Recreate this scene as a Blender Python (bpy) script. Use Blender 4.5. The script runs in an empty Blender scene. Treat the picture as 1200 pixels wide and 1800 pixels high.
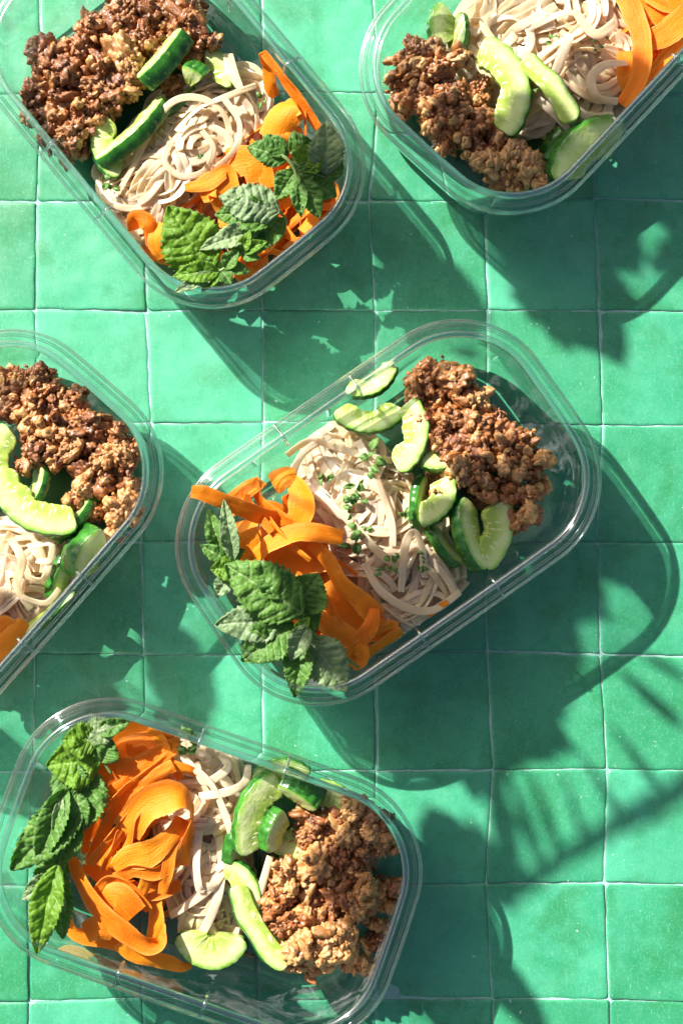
import bpy, bmesh, math, random
from mathutils import Vector, Matrix, Euler, noise
R = math.radians
U = 0.00028                      # metres per working unit (one working unit = 0.28 mm)
rng = random.Random(11)
scene = bpy.context.scene
col = scene.collection

# ------------------------------------------------------------------ camera, world, sun
D, TH = 2600.0, R(3.5)
cd = bpy.data.cameras.new('camera'); cam = bpy.data.objects.new('camera', cd); col.objects.link(cam)
CAMP = Vector((0, -D*math.sin(TH), D*math.cos(TH)))
cam.location = CAMP*U; cam.rotation_euler = (TH, 0, 0)
cd.sensor_fit = 'VERTICAL'; cd.sensor_height = 36; cd.lens = 36*D/1800
cd.clip_start = 0.01; cd.clip_end = 50
scene.camera = cam
SUN_EL, SUN_AZ = R(36.5), R(136)   # height, and direction towards the sun measured from +x
sdir = Vector((math.cos(SUN_AZ)*math.cos(SUN_EL), math.sin(SUN_AZ)*math.cos(SUN_EL), math.sin(SUN_EL)))
sl = bpy.data.lights.new('sun', 'SUN'); so = bpy.data.objects.new('sun', sl); col.objects.link(so)
so.rotation_euler = sdir.to_track_quat('Z', 'Y').to_euler(); so.location = sdir*3
sl.energy = 5.0; sl.angle = R(0.53); sl.color = (1.0, 0.96, 0.90)
w = bpy.data.worlds.new('World'); scene.world = w; w.use_nodes = True
wn = w.node_tree; sk = wn.nodes.new('ShaderNodeTexSky'); sk.sky_type = 'NISHITA'; sk.sun_disc = False
sk.sun_elevation = SUN_EL; sk.sun_rotation = math.atan2(sdir.x, sdir.y)
sk.dust_density = 4.0; sk.ozone_density = 0.4; sk.air_density = 0.8
wn.nodes['Background'].inputs['Strength'].default_value = 0.05
wn.links.new(sk.outputs[0], wn.nodes['Background'].inputs['Color'])
scene.view_settings.view_transform = 'Standard'; scene.view_settings.look = 'None'
scene.view_settings.exposure = 1.12; scene.view_settings.gamma = 1
scene.render.engine = 'CYCLES'
scene.cycles.transparent_max_bounces = 40; scene.cycles.max_bounces = 14
scene.cycles.transmission_bounces = 12; scene.cycles.glossy_bounces = 6; scene.cycles.diffuse_bounces = 4

def P(px, py, z=0.0):
    """photograph pixel + height above the tiles -> point of the place, in working units"""
    x, y = px-600.0, -(py-900.0)
    d = Vector((x, y*math.cos(TH)+D*math.sin(TH), y*math.sin(TH)-D*math.cos(TH)))
    t = (z-CAMP.z)/d.z
    return CAMP+d*t

# ------------------------------------------------------------------ object helpers
def mesh_obj(name, verts, faces, mat, parent=None, smooth=True, mids=None, colors=None, origin=None):
    me = bpy.data.meshes.new(name)
    o0 = origin if origin is not None else Vector((0, 0, 0))
    me.from_pydata([((Vector(v)-o0)*U)[:] for v in verts], [], faces)
    for m in (mat if isinstance(mat, (list, tuple)) else [mat]): me.materials.append(m)
    if smooth: me.polygons.foreach_set('use_smooth', [True]*len(me.polygons))
    if mids: me.polygons.foreach_set('material_index', mids)
    if colors:
        ca = me.color_attributes.new('tint', 'FLOAT_COLOR', 'POINT')
        flat = []
        for c in colors: flat += [c[0], c[1], c[2], 1.0]
        ca.data.foreach_set('color', flat)
    me.update()
    o = bpy.data.objects.new(name, me); col.objects.link(o)
    if parent is not None: o.parent = parent
    o.location = o0*U if parent is None else (o0*U - parent.location)
    return o
def tag(o, label=None, cat=None, group=None, kind=None):
    if label: o['label'] = label
    if cat: o['category'] = cat
    if group: o['group'] = group
    if kind: o['kind'] = kind
    return o
def empty(name, loc):
    e = bpy.data.objects.new(name, None); col.objects.link(e); e.location = loc*U; e.empty_display_size = 0.01
    return e

# ------------------------------------------------------------------ materials
class NT:
    def __init__(s, name):
        s.m = bpy.data.materials.new(name); s.m.use_nodes = True; s.t = s.m.node_tree
        s.t.nodes.clear(); s.out = s.t.nodes.new('ShaderNodeOutputMaterial')
    def n(s, kind, **kw):
        nd = s.t.nodes.new('ShaderNode'+kind)
        for k, v in kw.items():
            if k[0] == '_': setattr(nd, k[1:], v)
        for k, v in kw.items():
            if k[0] == '_': continue
            key = k.replace('__', ' ')
            sock = nd.inputs[int(key[1:])] if key[0] == 'i' and key[1:].isdigit() else nd.inputs[key]
            if isinstance(v, bpy.types.NodeSocket): s.t.links.new(v, sock)
            else: sock.default_value = v
        return nd
    def noise(s, scale, detail=3, rough=.5, vec=None, dist=0):
        nd = s.n('TexNoise', Scale=scale, Detail=detail, Roughness=rough, Distortion=dist)
        if vec is not None: s.t.links.new(vec, nd.inputs['Vector'])
        return nd.outputs['Fac']
    def ramp(s, fac, stops):
        nd = s.n('ValToRGB'); s.t.links.new(fac, nd.inputs[0]); e = nd.color_ramp.elements
        while len(e) < len(stops): e.new(.5)
        for i, (p, c) in enumerate(stops):
            e[i].position = p; e[i].color = (c, c, c, 1) if isinstance(c, (int, float)) else (*c, 1)
        return nd.outputs['Color']
    def mix(s, fac, a, b, blend='MIX'):
        nd = s.t.nodes.new('ShaderNodeMix'); nd.data_type = 'RGBA'; nd.blend_type = blend
        for sock, v in ((nd.inputs[0], fac), (nd.inputs[6], a), (nd.inputs[7], b)):
            if isinstance(v, bpy.types.NodeSocket): s.t.links.new(v, sock)
            elif isinstance(v, (int, float)): sock.default_value = v
            else: sock.default_value = (*v, 1)
        return nd.outputs[2]
    def bump(s, h, strength=.3, dist=.001):
        return s.n('Bump', Strength=strength, Distance=dist, Height=h).outputs[0]
    def done(s, sh):
        s.t.links.new(sh, s.out.inputs[0]); return s.m
    def mixsh(s, f, a, b):
        nd = s.n('MixShader')
        for i, v in enumerate((f, a, b)):
            if isinstance(v, bpy.types.NodeSocket): s.t.links.new(v, nd.inputs[i])
            else: nd.inputs[i].default_value = v
        return nd.outputs[0]

def m_tile():
    a = NT('glazed_green_tile')
    g = a.n('NewGeometry').outputs['Position']; oi = a.n('ObjectInfo')
    off = a.n('VectorMath', _operation='ADD', i0=g).outputs[0]
    rv = a.n('VectorMath', _operation='SCALE', i0=(3.1, 1.7, .9)); a.t.links.new(oi.outputs['Random'], rv.inputs['Scale'])
    a.t.links.new(rv.outputs[0], off.node.inputs[1])
    big = a.noise(22, 3, .55, off, .2); mid = a.noise(90, 4, .65, off, .3); fine = a.noise(900, 4, .7, off)
    c = a.mix(a.ramp(big, [(.32, 0.), (.68, 1.)]), (.020, .262, .110), (.050, .39, .215))
    c = a.mix(a.ramp(mid, [(.40, 0.), (.72, .55)]), c, (.10, .46, .27))
    patch = a.noise(34, 5, .62, off, .3)
    c = a.mix(a.ramp(patch, [(.50, 0.), (.66, .75)]), c, (.020, .205, .058))
    c = a.mix(a.ramp(oi.outputs['Random'], [(0., 0.), (1., .6)]), c, (.022, .225, .085))
    c = a.mix(a.ramp(oi.outputs['Random'], [(0., .4), (.3, 0.)]), c, (.08, .42, .24))
    c = a.mix(a.ramp(fine, [(.52, 0.), (.72, .34)]), c, (.22, .54, .40))
    fl = a.noise(420, 2, .5, off); fl2 = a.noise(60, 2, .5, off)
    spot = a.n('Math', _operation='MULTIPLY', i0=a.ramp(fl, [(.725, 0.), (.76, 1.)]), i1=a.ramp(fl2, [(.5, 0.), (.6, 1.)])).outputs[0]
    c = a.mix(spot, c, (.5, .72, .66))
    # fine hair scratches in the glaze
    wv = a.n('VectorMath', _operation='MULTIPLY', i0=off, i1=(1.0, .12, 1.)).outputs[0]
    sc = a.ramp(a.noise(1500, 2, .5, wv, 2.), [(.62, 0.), (.72, .4)])
    c = a.mix(sc, c, (.2, .6, .42))
    hs = a.n('Math', _operation='ADD', i0=big, i1=a.n('Math', _operation='MULTIPLY', i0=mid, i1=.3).outputs[0]).outputs[0]
    b1 = a.bump(hs, .30, .0011)
    b2 = a.n('Bump', Strength=.22, Distance=.0003, Height=a.n('Math', _operation='ADD', i0=fine, i1=spot).outputs[0], Normal=b1).outputs[0]
    rg = a.ramp(mid, [(.3, .22), (.7, .36)])
    p = a.n('BsdfPrincipled', Base__Color=c, Roughness=rg, Normal=b2)
    p.inputs['Specular IOR Level'].default_value = .5
    p.inputs['Coat Weight'].default_value = .8; p.inputs['Coat Roughness'].default_value = .48
    return a.done(p.outputs[0])
def m_grout():
    a = NT('pale_grout'); g = a.n('NewGeometry').outputs['Position']
    c = a.mix(a.noise(300, 4, .6, g), (.22, .43, .37), (.42, .62, .57))
    c = a.mix(a.ramp(a.noise(60, 3, .5, g), [(.45, 0.), (.7, .5)]), c, (.13, .36, .27))
    p = a.n('BsdfPrincipled', Base__Color=c, Roughness=.9, Normal=a.bump(a.noise(1500, 3, .6, g), .6, .0006))
    return a.done(p.outputs[0])
def m_wall(name='clear_thin_plastic', k=1.5, haze=.22):
    a = NT(name); g = a.n('NewGeometry').outputs['Position']
    fr = a.n('Fresnel', IOR=1.5).outputs[0]
    sm = a.ramp(a.noise(70, 5, .65, g, 1.), [(.45, .0), (.8, haze)])
    tr = a.n('BsdfTransparent', Color=(.90, .925, .915, 1))
    gl = a.n('BsdfGlossy', Color=(.95, .96, .97, 1), Roughness=.035, Normal=a.bump(a.noise(40, 2, .5, g), .12, .001))
    s1 = a.mixsh(a.n('Math', _operation='MULTIPLY', i0=fr, i1=k, _use_clamp=True).outputs[0], tr.outputs[0], gl.outputs[0])
    df = a.n('BsdfDiffuse', Color=(.8, .84, .84, 1))
    return a.done(a.mixsh(sm, s1, df.outputs[0]))
def m_floor():
    a = NT('clear_plastic_with_oil_smears'); g = a.n('NewGeometry').outputs['Position']
    fr = a.n('Fresnel', IOR=1.5).outputs[0]
    tr = a.n('BsdfTransparent', Color=(.90, .925, .915, 1))
    nb = a.noise(160, 4, .6, g, 1.5)
    gl = a.n('BsdfGlossy', Color=(.95, .96, .97, 1), Roughness=.05, Normal=a.bump(nb, .25, .0008))
    s1 = a.mixsh(a.n('Math', _operation='MULTIPLY', i0=fr, i1=1.4, _use_clamp=True).outputs[0], tr.outputs[0], gl.outputs[0])
    oil = a.n('Math', _operation='MULTIPLY', i0=a.ramp(a.noise(55, 3, .5, g, .8), [(.5, 0.), (.66, 1.)]), i1=a.ramp(a.noise(380, 4, .7, g), [(.45, 0.), (.8, .4)])).outputs[0]
    ol = a.n('BsdfPrincipled', Base__Color=(.42, .36, .14, 1), Roughness=.12)
    return a.done(a.mixsh(oil, s1, ol.outputs[0]))
def m_bead():
    a = NT('clear_solid_plastic')
    gl = a.n('BsdfGlass', Color=(.93, .94, .955, 1), Roughness=.012, IOR=1.58)
    tr = a.n('BsdfTransparent', Color=(.93, .95, .95, 1))
    g1 = a.mixsh(.40, tr.outputs[0], gl.outputs[0])
    go = a.n('BsdfGlossy', Color=(1, 1, 1, 1), Roughness=.10)
    return a.done(a.mixsh(.15, g1, go.outputs[0]))
def m_meat(name, c0, c1, c2, c3):
    a = NT(name); tc = a.n('NewGeometry').outputs['Position']
    at = a.n('Attribute', _attribute_name='tint').outputs['Fac']
    oi = a.n('ObjectInfo').outputs['Random']
    n1 = a.noise(260, 4, .6, tc); n2 = a.noise(1100, 4, .7, tc); n3 = a.noise(110, 2, .5, tc)
    c = a.mix(a.ramp(n1, [(.3, 0.), (.62, 1.)]), c0, c1)
    c = a.mix(a.ramp(n3, [(.48, 0.), (.64, .8)]), c, c2)
    c = a.mix(a.ramp(n2, [(.5, 0.), (.75, .55)]), c, c3)
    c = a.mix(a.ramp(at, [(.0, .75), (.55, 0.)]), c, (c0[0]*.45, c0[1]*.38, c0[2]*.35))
    c = a.mix(a.ramp(oi, [(.5, 0.), (1., .4)]), c, c3)
    c = a.mix(a.ramp(a.noise(45, 2, .5, tc), [(.5, 0.), (.62, .55)]), c, c2)
    b = a.bump(n2, .8, .0006)
    p = a.n('BsdfPrincipled', Base__Color=c, Roughness=a.ramp(n1, [(.35, .2), (.65, .5)]), Normal=b)
    p.inputs['Subsurface Weight'].default_value = .04; p.inputs['Subsurface Radius'].default_value = (1, .4, .2); p.inputs['Subsurface Scale'].default_value = .0012
    p.inputs['Specular IOR Level'].default_value = .65; p.inputs['Coat Weight'].default_value = .28; p.inputs['Coat Roughness'].default_value = .14
    return a.done(p.outputs[0])
def m_noodle():
    a = NT('rice_noodle'); tc = a.n('NewGeometry').outputs['Position']; oi = a.n('ObjectInfo').outputs['Random']
    c = a.mix(a.noise(60, 2, .5, tc), (.95, .73, .43), (.97, .81, .55))
    c = a.mix(a.ramp(oi, [(0., 0.), (1., .6)]), c, (.95, .82, .72))
    c = a.mix(a.ramp(a.noise(500, 3, .6, tc), [(.62, 0.), (.8, .45)]), c, (.60, .38, .18))
    b = a.bump(a.noise(500, 3, .6, tc), .25, .0004)
    p = a.n('BsdfPrincipled', Base__Color=c, Roughness=.22, Normal=b); p.inputs['Coat Weight'].default_value = .4; p.inputs['Coat Roughness'].default_value = .12
    p.inputs['Subsurface Weight'].default_value = .5; p.inputs['Subsurface Radius'].default_value = (1, .7, .4); p.inputs['Subsurface Scale'].default_value = .0025
    tl = a.n('BsdfTranslucent', Color=(.92, .78, .58, 1))
    return a.done(a.mixsh(.42, p.outputs[0], tl.outputs[0]))
def m_carrot():
    a = NT('peeled_carrot'); tc = a.n('NewGeometry').outputs['Position']; sp = a.n('SeparateColor', Color=a.n('Attribute', _attribute_name='tint').outputs['Color']); at = sp.outputs[0]
    fv = a.n('CombineXYZ', X=a.n('Math', _operation='MULTIPLY', i0=sp.outputs[1], i1=16.).outputs[0], Y=a.n('Math', _operation='MULTIPLY', i0=sp.outputs[2], i1=2.2).outputs[0]).outputs[0]
    fib = a.noise(1., 3, .6, fv)
    oi = a.n('ObjectInfo').outputs['Random']
    c = a.mix(a.ramp(oi, [(0., 0.), (1., 1.)]), (.94, .185, .002), (.98, .38, .010))
    c = a.mix(a.ramp(a.noise(110, 3, .6, tc), [(.35, 0.), (.7, .6)]), c, (.95, .36, .02))
    c = a.mix(a.ramp(a.noise(1300, 3, .6, tc), [(.5, 0.), (.8, .4)]), c, (.97, .46, .07))
    c = a.mix(a.ramp(at, [(.7, 0.), (1., .5)]), c, (.98, .52, .12))
    c = a.mix(a.ramp(fib, [(.45, 0.), (.75, .6)]), c, (.97, .42, .04))
    b = a.bump(a.n('Math', _operation='ADD', i0=fib, i1=a.noise(1300, 4, .6, tc)).outputs[0], .8, .0005)
    p = a.n('BsdfPrincipled', Base__Color=c, Roughness=.38, Normal=b); p.inputs['Specular IOR Level'].default_value = .3
    tl = a.n('BsdfTranslucent', Color=(1., .40, .01, 1))
    return a.done(a.mixsh(.36, p.outputs[0], tl.outputs[0]))
def m_cuke_flesh():
    a = NT('cucumber_flesh'); tc = a.n('NewGeometry').outputs['Position']; sp = a.n('SeparateColor', Color=a.n('Attribute', _attribute_name='tint').outputs['Color']); at = sp.outputs[0]
    sv = a.n('CombineXYZ', X=a.n('Math', _operation='MULTIPLY', i0=at, i1=1.6).outputs[0], Y=a.n('Math', _operation='MULTIPLY', i0=sp.outputs[1], i1=2.2).outputs[0], Z=sp.outputs[2]).outputs[0]
    vo = a.n('TexVoronoi', Scale=1.6); a.t.links.new(sv, vo.inputs['Vector'])
    inner = a.ramp(at, [(.30, 1.), (.62, 0.)])
    seed_ = a.n('Math', _operation='MULTIPLY', i0=a.ramp(vo.outputs['Distance'], [(.16, 1.), (.30, 0.)]), i1=inner).outputs[0]
    gel = a.n('Math', _operation='MULTIPLY', i0=a.ramp(vo.outputs['Distance'], [(.30, 0.), (.42, 1.)]), i1=inner).outputs[0]
    c = a.ramp(at, [(0., (.58, .68, .14)), (.4, (.72, .80, .30)), (.8, (.66, .78, .30)), (.94, (.28, .52, .07)), (1., (.10, .32, .02))])
    c = a.mix(a.ramp(a.noise(240, 4, .6, tc), [(.45, 0.), (.7, .5)]), c, (.84, .88, .55))
    c = a.mix(gel, c, (.42, .56, .10)); c = a.mix(seed_, c, (.86, .84, .52))
    radial = a.noise(1., 3, .6, a.n('CombineXYZ', X=at, Y=a.n('Math', _operation='MULTIPLY', i0=sp.outputs[1], i1=9.).outputs[0]).outputs[0])
    c = a.mix(a.ramp(radial, [(.5, 0.), (.75, .35)]), c, (.45, .62, .16))
    b = a.bump(a.n('Math', _operation='ADD', i0=a.noise(500, 4, .6, tc), i1=seed_).outputs[0], .6, .0006)
    p = a.n('BsdfPrincipled', Base__Color=c, Roughness=.16, Normal=b)
    p.inputs['Subsurface Weight'].default_value = .25; p.inputs['Subsurface Radius'].default_value = (.8, 1, .3); p.inputs['Subsurface Scale'].default_value = .002
    tl = a.n('BsdfTranslucent', Color=(.55, .75, .18, 1))
    return a.done(a.mixsh(.15, p.outputs[0], tl.outputs[0]))
def m_cuke_skin():
    a = NT('cucumber_skin'); tc = a.n('TexCoord').outputs['Object']; at = a.n('Attribute', _attribute_name='tint').outputs['Fac']
    c = a.mix(a.ramp(a.noise(140, 3, .6, tc), [(.38, 0.), (.66, 1.)]), (.012, .085, .010), (.045, .22, .022))
    c = a.mix(a.ramp(a.noise(420, 2, .5, tc), [(.6, 0.), (.75, .6)]), c, (.22, .42, .08))
    b = a.bump(a.noise(300, 3, .6, tc), .4, .0006)
    p = a.n('BsdfPrincipled', Base__Color=c, Roughness=.22, Normal=b); p.inputs['Specular IOR Level'].default_value = .6
    return a.done(p.outputs[0])
def m_leaf(name, c0, c1, cv, tr):
    a = NT(name); tc = a.n('NewGeometry').outputs['Position']; at = a.n('Attribute', _attribute_name='tint').outputs['Fac']
    oi = a.n('ObjectInfo').outputs['Random']
    c = a.mix(a.ramp(a.noise(120, 3, .5, tc), [(.35, 0.), (.65, 1.)]), c0, c1)
    c = a.mix(a.ramp(oi, [(0., 0.), (1., .4)]), c, (c1[0]*1.4, c1[1]*1.25, c1[2]))
    c = a.mix(a.ramp(at, [(.12, 0.), (.8, .9)]), c, cv)
    vo = a.n('TexVoronoi', Scale=620, _feature='SMOOTH_F1'); a.t.links.new(tc, vo.inputs['Vector'])
    b = a.bump(a.n('Math', _operation='SUBTRACT', i0=1., i1=vo.outputs['Distance']).outputs[0], .8, .0008)
    p = a.n('BsdfPrincipled', Base__Color=c, Roughness=.5, Normal=b); p.inputs['Specular IOR Level'].default_value = .4
    p.inputs['Sheen Weight'].default_value = .25; p.inputs['Sheen Roughness'].default_value = .4
    tl = a.n('BsdfTranslucent', Color=(*tr, 1))
    return a.done(a.mixsh(.42, p.outputs[0], tl.outputs[0]))
def m_plain(name, c, rough=.5, tl=None):
    a = NT(name); tc = a.n('NewGeometry').outputs['Position']
    cc = a.mix(a.noise(300, 3, .6, tc), c, (c[0]*.6, c[1]*.7, c[2]*.6))
    p = a.n('BsdfPrincipled', Base__Color=cc, Roughness=rough)
    if tl is None: return a.done(p.outputs[0])
    t = a.n('BsdfTranslucent', Color=(*tl, 1)); return a.done(a.mixsh(.3, p.outputs[0], t.outputs[0]))
M = dict(tile=m_tile(), grout=m_grout(), wall=m_wall(), clear=m_wall('clear_ledge_plastic', .8, .02), floor=m_floor(), bead=m_bead(),
    meat=m_meat('browned_mince', (.085, .022, .005), (.27, .080, .017), (.42, .145, .033), (.60, .28, .08)),
    meat_light=m_meat('golden_mince', (.32, .115, .028), (.52, .235, .068), (.67, .35, .115), (.82, .54, .22)),
    noodle=m_noodle(), carrot=m_carrot(), flesh=m_cuke_flesh(), skin=m_cuke_skin(),
    leaf=m_leaf('mint_leaf', (.065, .19, .028), (.13, .285, .05), (.30, .45, .16), (.24, .50, .02)),
    leaf_pale=m_leaf('pale_mint_leaf_underside', (.22, .33, .15), (.30, .43, .21), (.44, .54, .32), (.26, .46, .06)),
    leaf_bright=m_leaf('mint_leaf_backlight_in_colour', (.095, .215, .014), (.15, .30, .022), (.28, .48, .08), (.40, .66, .01)),  # lit copy of the mint leaf, backlight put into its colours
    stem=m_plain('mint_stem', (.32, .42, .14), .35, (.4, .6, .1)),
    sauce=m_plain('oily_sauce', (.35, .19, .05), .1),
    grain=m_plain('white_grain', (.85, .87, .86), .4),
    plant_leaf=m_plain('thick_plant_leaf', (.05, .13, .03), .45),
    branch=m_plain('plant_stem', (.10, .14, .05), .6))

# ------------------------------------------------------------------ the tiled surface
deck = mesh_obj('tabletop', [(-2600, -2600, -10), (2600, -2600, -10), (2600, 2600, -10), (-2600, 2600, -10),
                             (-2600, -2600, -90), (2600, -2600, -90), (2600, 2600, -90), (-2600, 2600, -90)],
                [(0, 1, 2, 3), (7, 6, 5, 4), (0, 4, 5, 1), (1, 5, 6, 2), (2, 6, 7, 3), (3, 7, 4, 0)], M['grout'], smooth=False)
tag(deck, 'handmade green glazed square tiles with pale blue grout', kind='structure')
grout = mesh_obj('grout', [(-2590, -2590, -2.0), (2590, -2590, -2.0), (2590, 2590, -2.0), (-2590, 2590, -2.0)], [(0, 1, 2, 3)], M['grout'], deck, smooth=False)
rows_img = [-235, -32, 165, 352, 548, 745, 953, 1147, 1354, 1557, 1757, 1960]
ylines = [P(600, y, 0).y for y in rows_img]
while ylines[0] < 1500: ylines.insert(0, ylines[0]+201)
while ylines[-1] > -1500: ylines.append(ylines[-1]-201)
xl0 = [-541+199.3*k for k in range(-3, 10)]
corner = {}
for j in range(len(ylines)):
    for i in range(len(xl0)):
        corner[i, j] = Vector((xl0[i]+rng.uniform(-4.5, 4.5)+6*math.sin(j*2.1), ylines[j]+rng.uniform(-4.5, 4.5)-(4 if i > 8 else 0), 0))
def tile(i, j):
    a, b, c, d = corner[i, j+1], corner[i+1, j+1], corner[i+1, j], corner[i, j]
    n = 22; tr = random.Random(i*97+j*31); hw = [tr.uniform(.4, 2.2) for _ in range(4)]
    a = a+Vector((hw[3], hw[0], 0)); b = b+Vector((-hw[1], hw[0], 0)); c = c+Vector((-hw[1], -hw[2], 0)); d = d+Vector((hw[3], -hw[2], 0))
    crn = [tr.choice([2, 2, 3, 4, 9]) for _ in range(4)]
    z0 = tr.uniform(-.3, .8); tx, ty = tr.uniform(-.8, .8), tr.uniform(-.8, .8); seed = Vector((i*7.3, j*5.1, 3.3))
    ts = [0, .006, .022] + [.05+.9*k/(n-1) for k in range(n)] + [.978, .994, 1]
    m = len(ts); vs = []; fs = []
    for vi, v in enumerate(ts):
        for ui, u in enumerate(ts):
            p = a.lerp(b, u).lerp(d.lerp(c, u), v)
            for q, (cx, cy, r) in enumerate(((0, 0, crn[0]), (1, 0, crn[1]), (1, 1, crn[2]), (0, 1, crn[3]))):   # worn corners
                du, dv = abs(u-cx)*195, abs(v-cy)*195
                if du < r and dv < r:
                    ex, ey = r-du, r-dv; L = math.hypot(ex, ey)
                    if L > r:
                        k = (L-r)/L; p = p+Vector(((1 if cx == 0 else -1)*ex*k, (1 if cy == 0 else -1)*ey*k, 0))
            e = min(u, v, 1-u, 1-v)*195
            wob = noise.noise(p*.045+seed)*1.7
            if e < 3: p = p+Vector((noise.noise(p*.05+seed*2)*1.5+noise.noise(p*.22+seed)*.6, noise.noise(p*.05-seed*2)*1.5+noise.noise(p*.22-seed)*.6, 0))
            z = z0+tx*(u-.5)*2+ty*(v-.5)*2+noise.noise(p*.011+seed)*2.0+noise.noise(p*.035+seed)*.5
            z -= 1.1*max(0, 1-e/2.5)**2
            vs.append(Vector((p.x, p.y, z)))
    for v in range(m-1):
        for u in range(m-1):
            k = v*m+u; fs.append((k, k+1, k+m+1, k+m))
    ring = [u for u in range(m)]+[v*m+m-1 for v in range(1, m)]+[(m-1)*m+u for u in range(m-2, -1, -1)]+[v*m for v in range(m-2, 0, -1)]
    b0 = len(vs)
    for k in ring: vs.append(Vector((vs[k].x, vs[k].y, -9)))
    for q in range(len(ring)):
        q2 = (q+1) % len(ring); fs.append((ring[q], b0+q, b0+q2, ring[q2]))
    mesh_obj('tile', vs, fs, M['tile'], deck)
for j in range(len(ylines)-1):
    for i in range(len(xl0)-1):
        tile(i, j)

# ------------------------------------------------------------------ the containers
HC = 182.0
LC, WC, RC = 704.0, 464.0, 158.0
def outline(inset, n=22, bulge=9.0):
    """rounded rectangle, counter-clockwise, inset from the outer lip"""
    hx, hy, r = LC/2-inset, WC/2-inset, max(RC-inset, 12)
    pts = []
    for (cx, cy, a0) in ((hx-r, hy-r, 0), (-hx+r, hy-r, 90), (-hx+r, -hy+r, 180), (hx-r, -hy+r, 270)):
        for k in range(n+1):
            a = R(a0+90*k/n); pts.append([cx+r*math.cos(a), cy+r*math.sin(a)])
        # straight run to the next corner gets its own points
        nxt = {0: (-hx+r, hy), 90: (-hx, -hy+r), 180: (hx-r, -hy), 270: (hx, hy-r)}[a0]
        p0 = pts[-1][:]
        for k in range(1, 12):
            t = k/12; pts.append([p0[0]+(nxt[0]-p0[0])*t, p0[1]+(nxt[1]-p0[1])*t])
    for p in pts:
        p[0] += bulge*(p[0]/hx)*max(0, 1-(p[1]/(hy+1))**2)
        p[1] += 3*(p[1]/hy)*max(0, 1-(p[0]/(hx+10))**2)
    return pts
def sweep(profile, closed):
    """profile: list of (inset, z)"""
    vs, fs = [], []; rings = [outline(d) for d, z in profile]; n = len(rings[0])
    for (d, z), rg in zip(profile, rings):
        for x, y in rg: vs.append(Vector((x, y, z)))
    m = len(profile)
    for k in range(m if closed else m-1):
        k2 = (k+1) % m
        for q in range(n):
            q2 = (q+1) % n; fs.append((k*n+q, k*n+q2, k2*n+q2, k2*n+q))
    return vs, fs, n
def bead(d, z, rx, rz, k=12):
    return [(d+rx*math.cos(2*math.pi*i/k), z-rz*math.sin(2*math.pi*i/k)) for i in range(k)]
def arcp(c, z, r, a0, a1, k=6):
    return [(c+r*math.cos(R(a0+(a1-a0)*i/k)), z+r*math.sin(R(a0+(a1-a0)*i/k))) for i in range(k+1)]
def build_container():
    root = empty('lunch_container', Vector((0, 0, 0)))
    # wall: one thin clear skin from the rim down to the rounded foot
    prof = [(34, HC-6), (33, HC-22), (32, HC-60), (31, 80), (31, 42)] + arcp(63, 36, 32, 180, 268, 9)
    vs, fs, n = sweep(prof, False); mesh_obj('wall', vs, fs, M['wall'], root)
    # floor: slightly raised panel with a moulded step
    pr2 = [(65, 4.0), (84, 4.0), (88, 7.0), (150, 7.2), (200, 7.2)]
    vs, fs, n = sweep(pr2, False); k = (len(pr2)-1)*n; fs.append(tuple(range(k, k+n)))
    fl = mesh_obj('base', vs, fs, M['floor'], root)
    # rim: outer lip bead, ledge, step, inner bead
    vs, fs, n = sweep(bead(4, HC-22, 3.4, 7), True); mesh_obj('outer_lip', vs, fs, M['bead'], root)
    vs, fs, n = sweep([(4, HC-15), (6, HC-11), (12, HC-9.5), (19, HC-9.5), (21, HC-6), (23, HC-1.5)], False); mesh_obj('ledge', vs, fs, M['clear'], root)
    vs, fs, n = sweep(bead(14, HC-10, 2.6, 2.6, 10), True); mesh_obj('ledge_ridge', vs, fs, M['clear'], root)
    vs, fs, n = sweep(bead(29.5, HC-6, 6.2, 7.5, 16), True); mesh_obj('rim', vs, fs, M['bead'], root)
    # the moulded clip marks across the two long sides
    for sx in (-76, 76):
        for sy in (-1, 1):
            y0, y1 = sy*(WC/2-1), sy*(WC/2-37)
            vs, fs = [], []
            pro = [(y0, HC-22), (y0, HC-12), (sy*(WC/2-6), HC-6), (sy*(WC/2-18), HC-5), (sy*(WC/2-22), HC+2.5), (y1, HC+2.5), (y1-sy*3, HC-8), (y1-sy*6, HC-30)]
            for (y, z) in pro:
                for dx in (-2.6, 2.6): vs.append(Vector((sx+dx, y, z)))
            for (y, z) in pro:
                for dx in (-2.2, 2.2): vs.append(Vector((sx+dx, y-sy*1.0, z-4)))
            q = len(pro)*2
            for k in range(len(pro)-1):
                a = k*2; fs += [(a, a+1, a+3, a+2), (q+a, q+a+2, q+a+3, q+a+1), (a, a+2, q+a+2, q+a), (a+1, q+a+1, q+a+3, a+3)]
            fs += [(0, q, q+1, 1), (q-2, q-1, 2*q-1, 2*q-2)]
            mesh_obj('clip_mark', vs, fs, M['bead'], root)
    return root
CONT = {
 'C':  (683, 897, 34.7, 'centre', 'clear food container in the centre, set diagonally, mint and carrot at its left end'),
 'TL': (300, 182, -50.6, 'top left', 'clear food container at the top left with noodles between dark mince and mint'),
 'TR': (981, 20, 47.2, 'top right', 'clear food container cut off by the top right corner, mince in its nearest end'),
 'L':  (-65, 933, 49.0, 'left edge', 'clear food container cut off by the left edge, mince in its rounded end'),
 'B':  (355, 1534, -19.1, 'bottom left', 'clear food container at the bottom left with a big tangle of carrot beside mint'),
}
proto = build_container(); first = True
WHERE = {}
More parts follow.
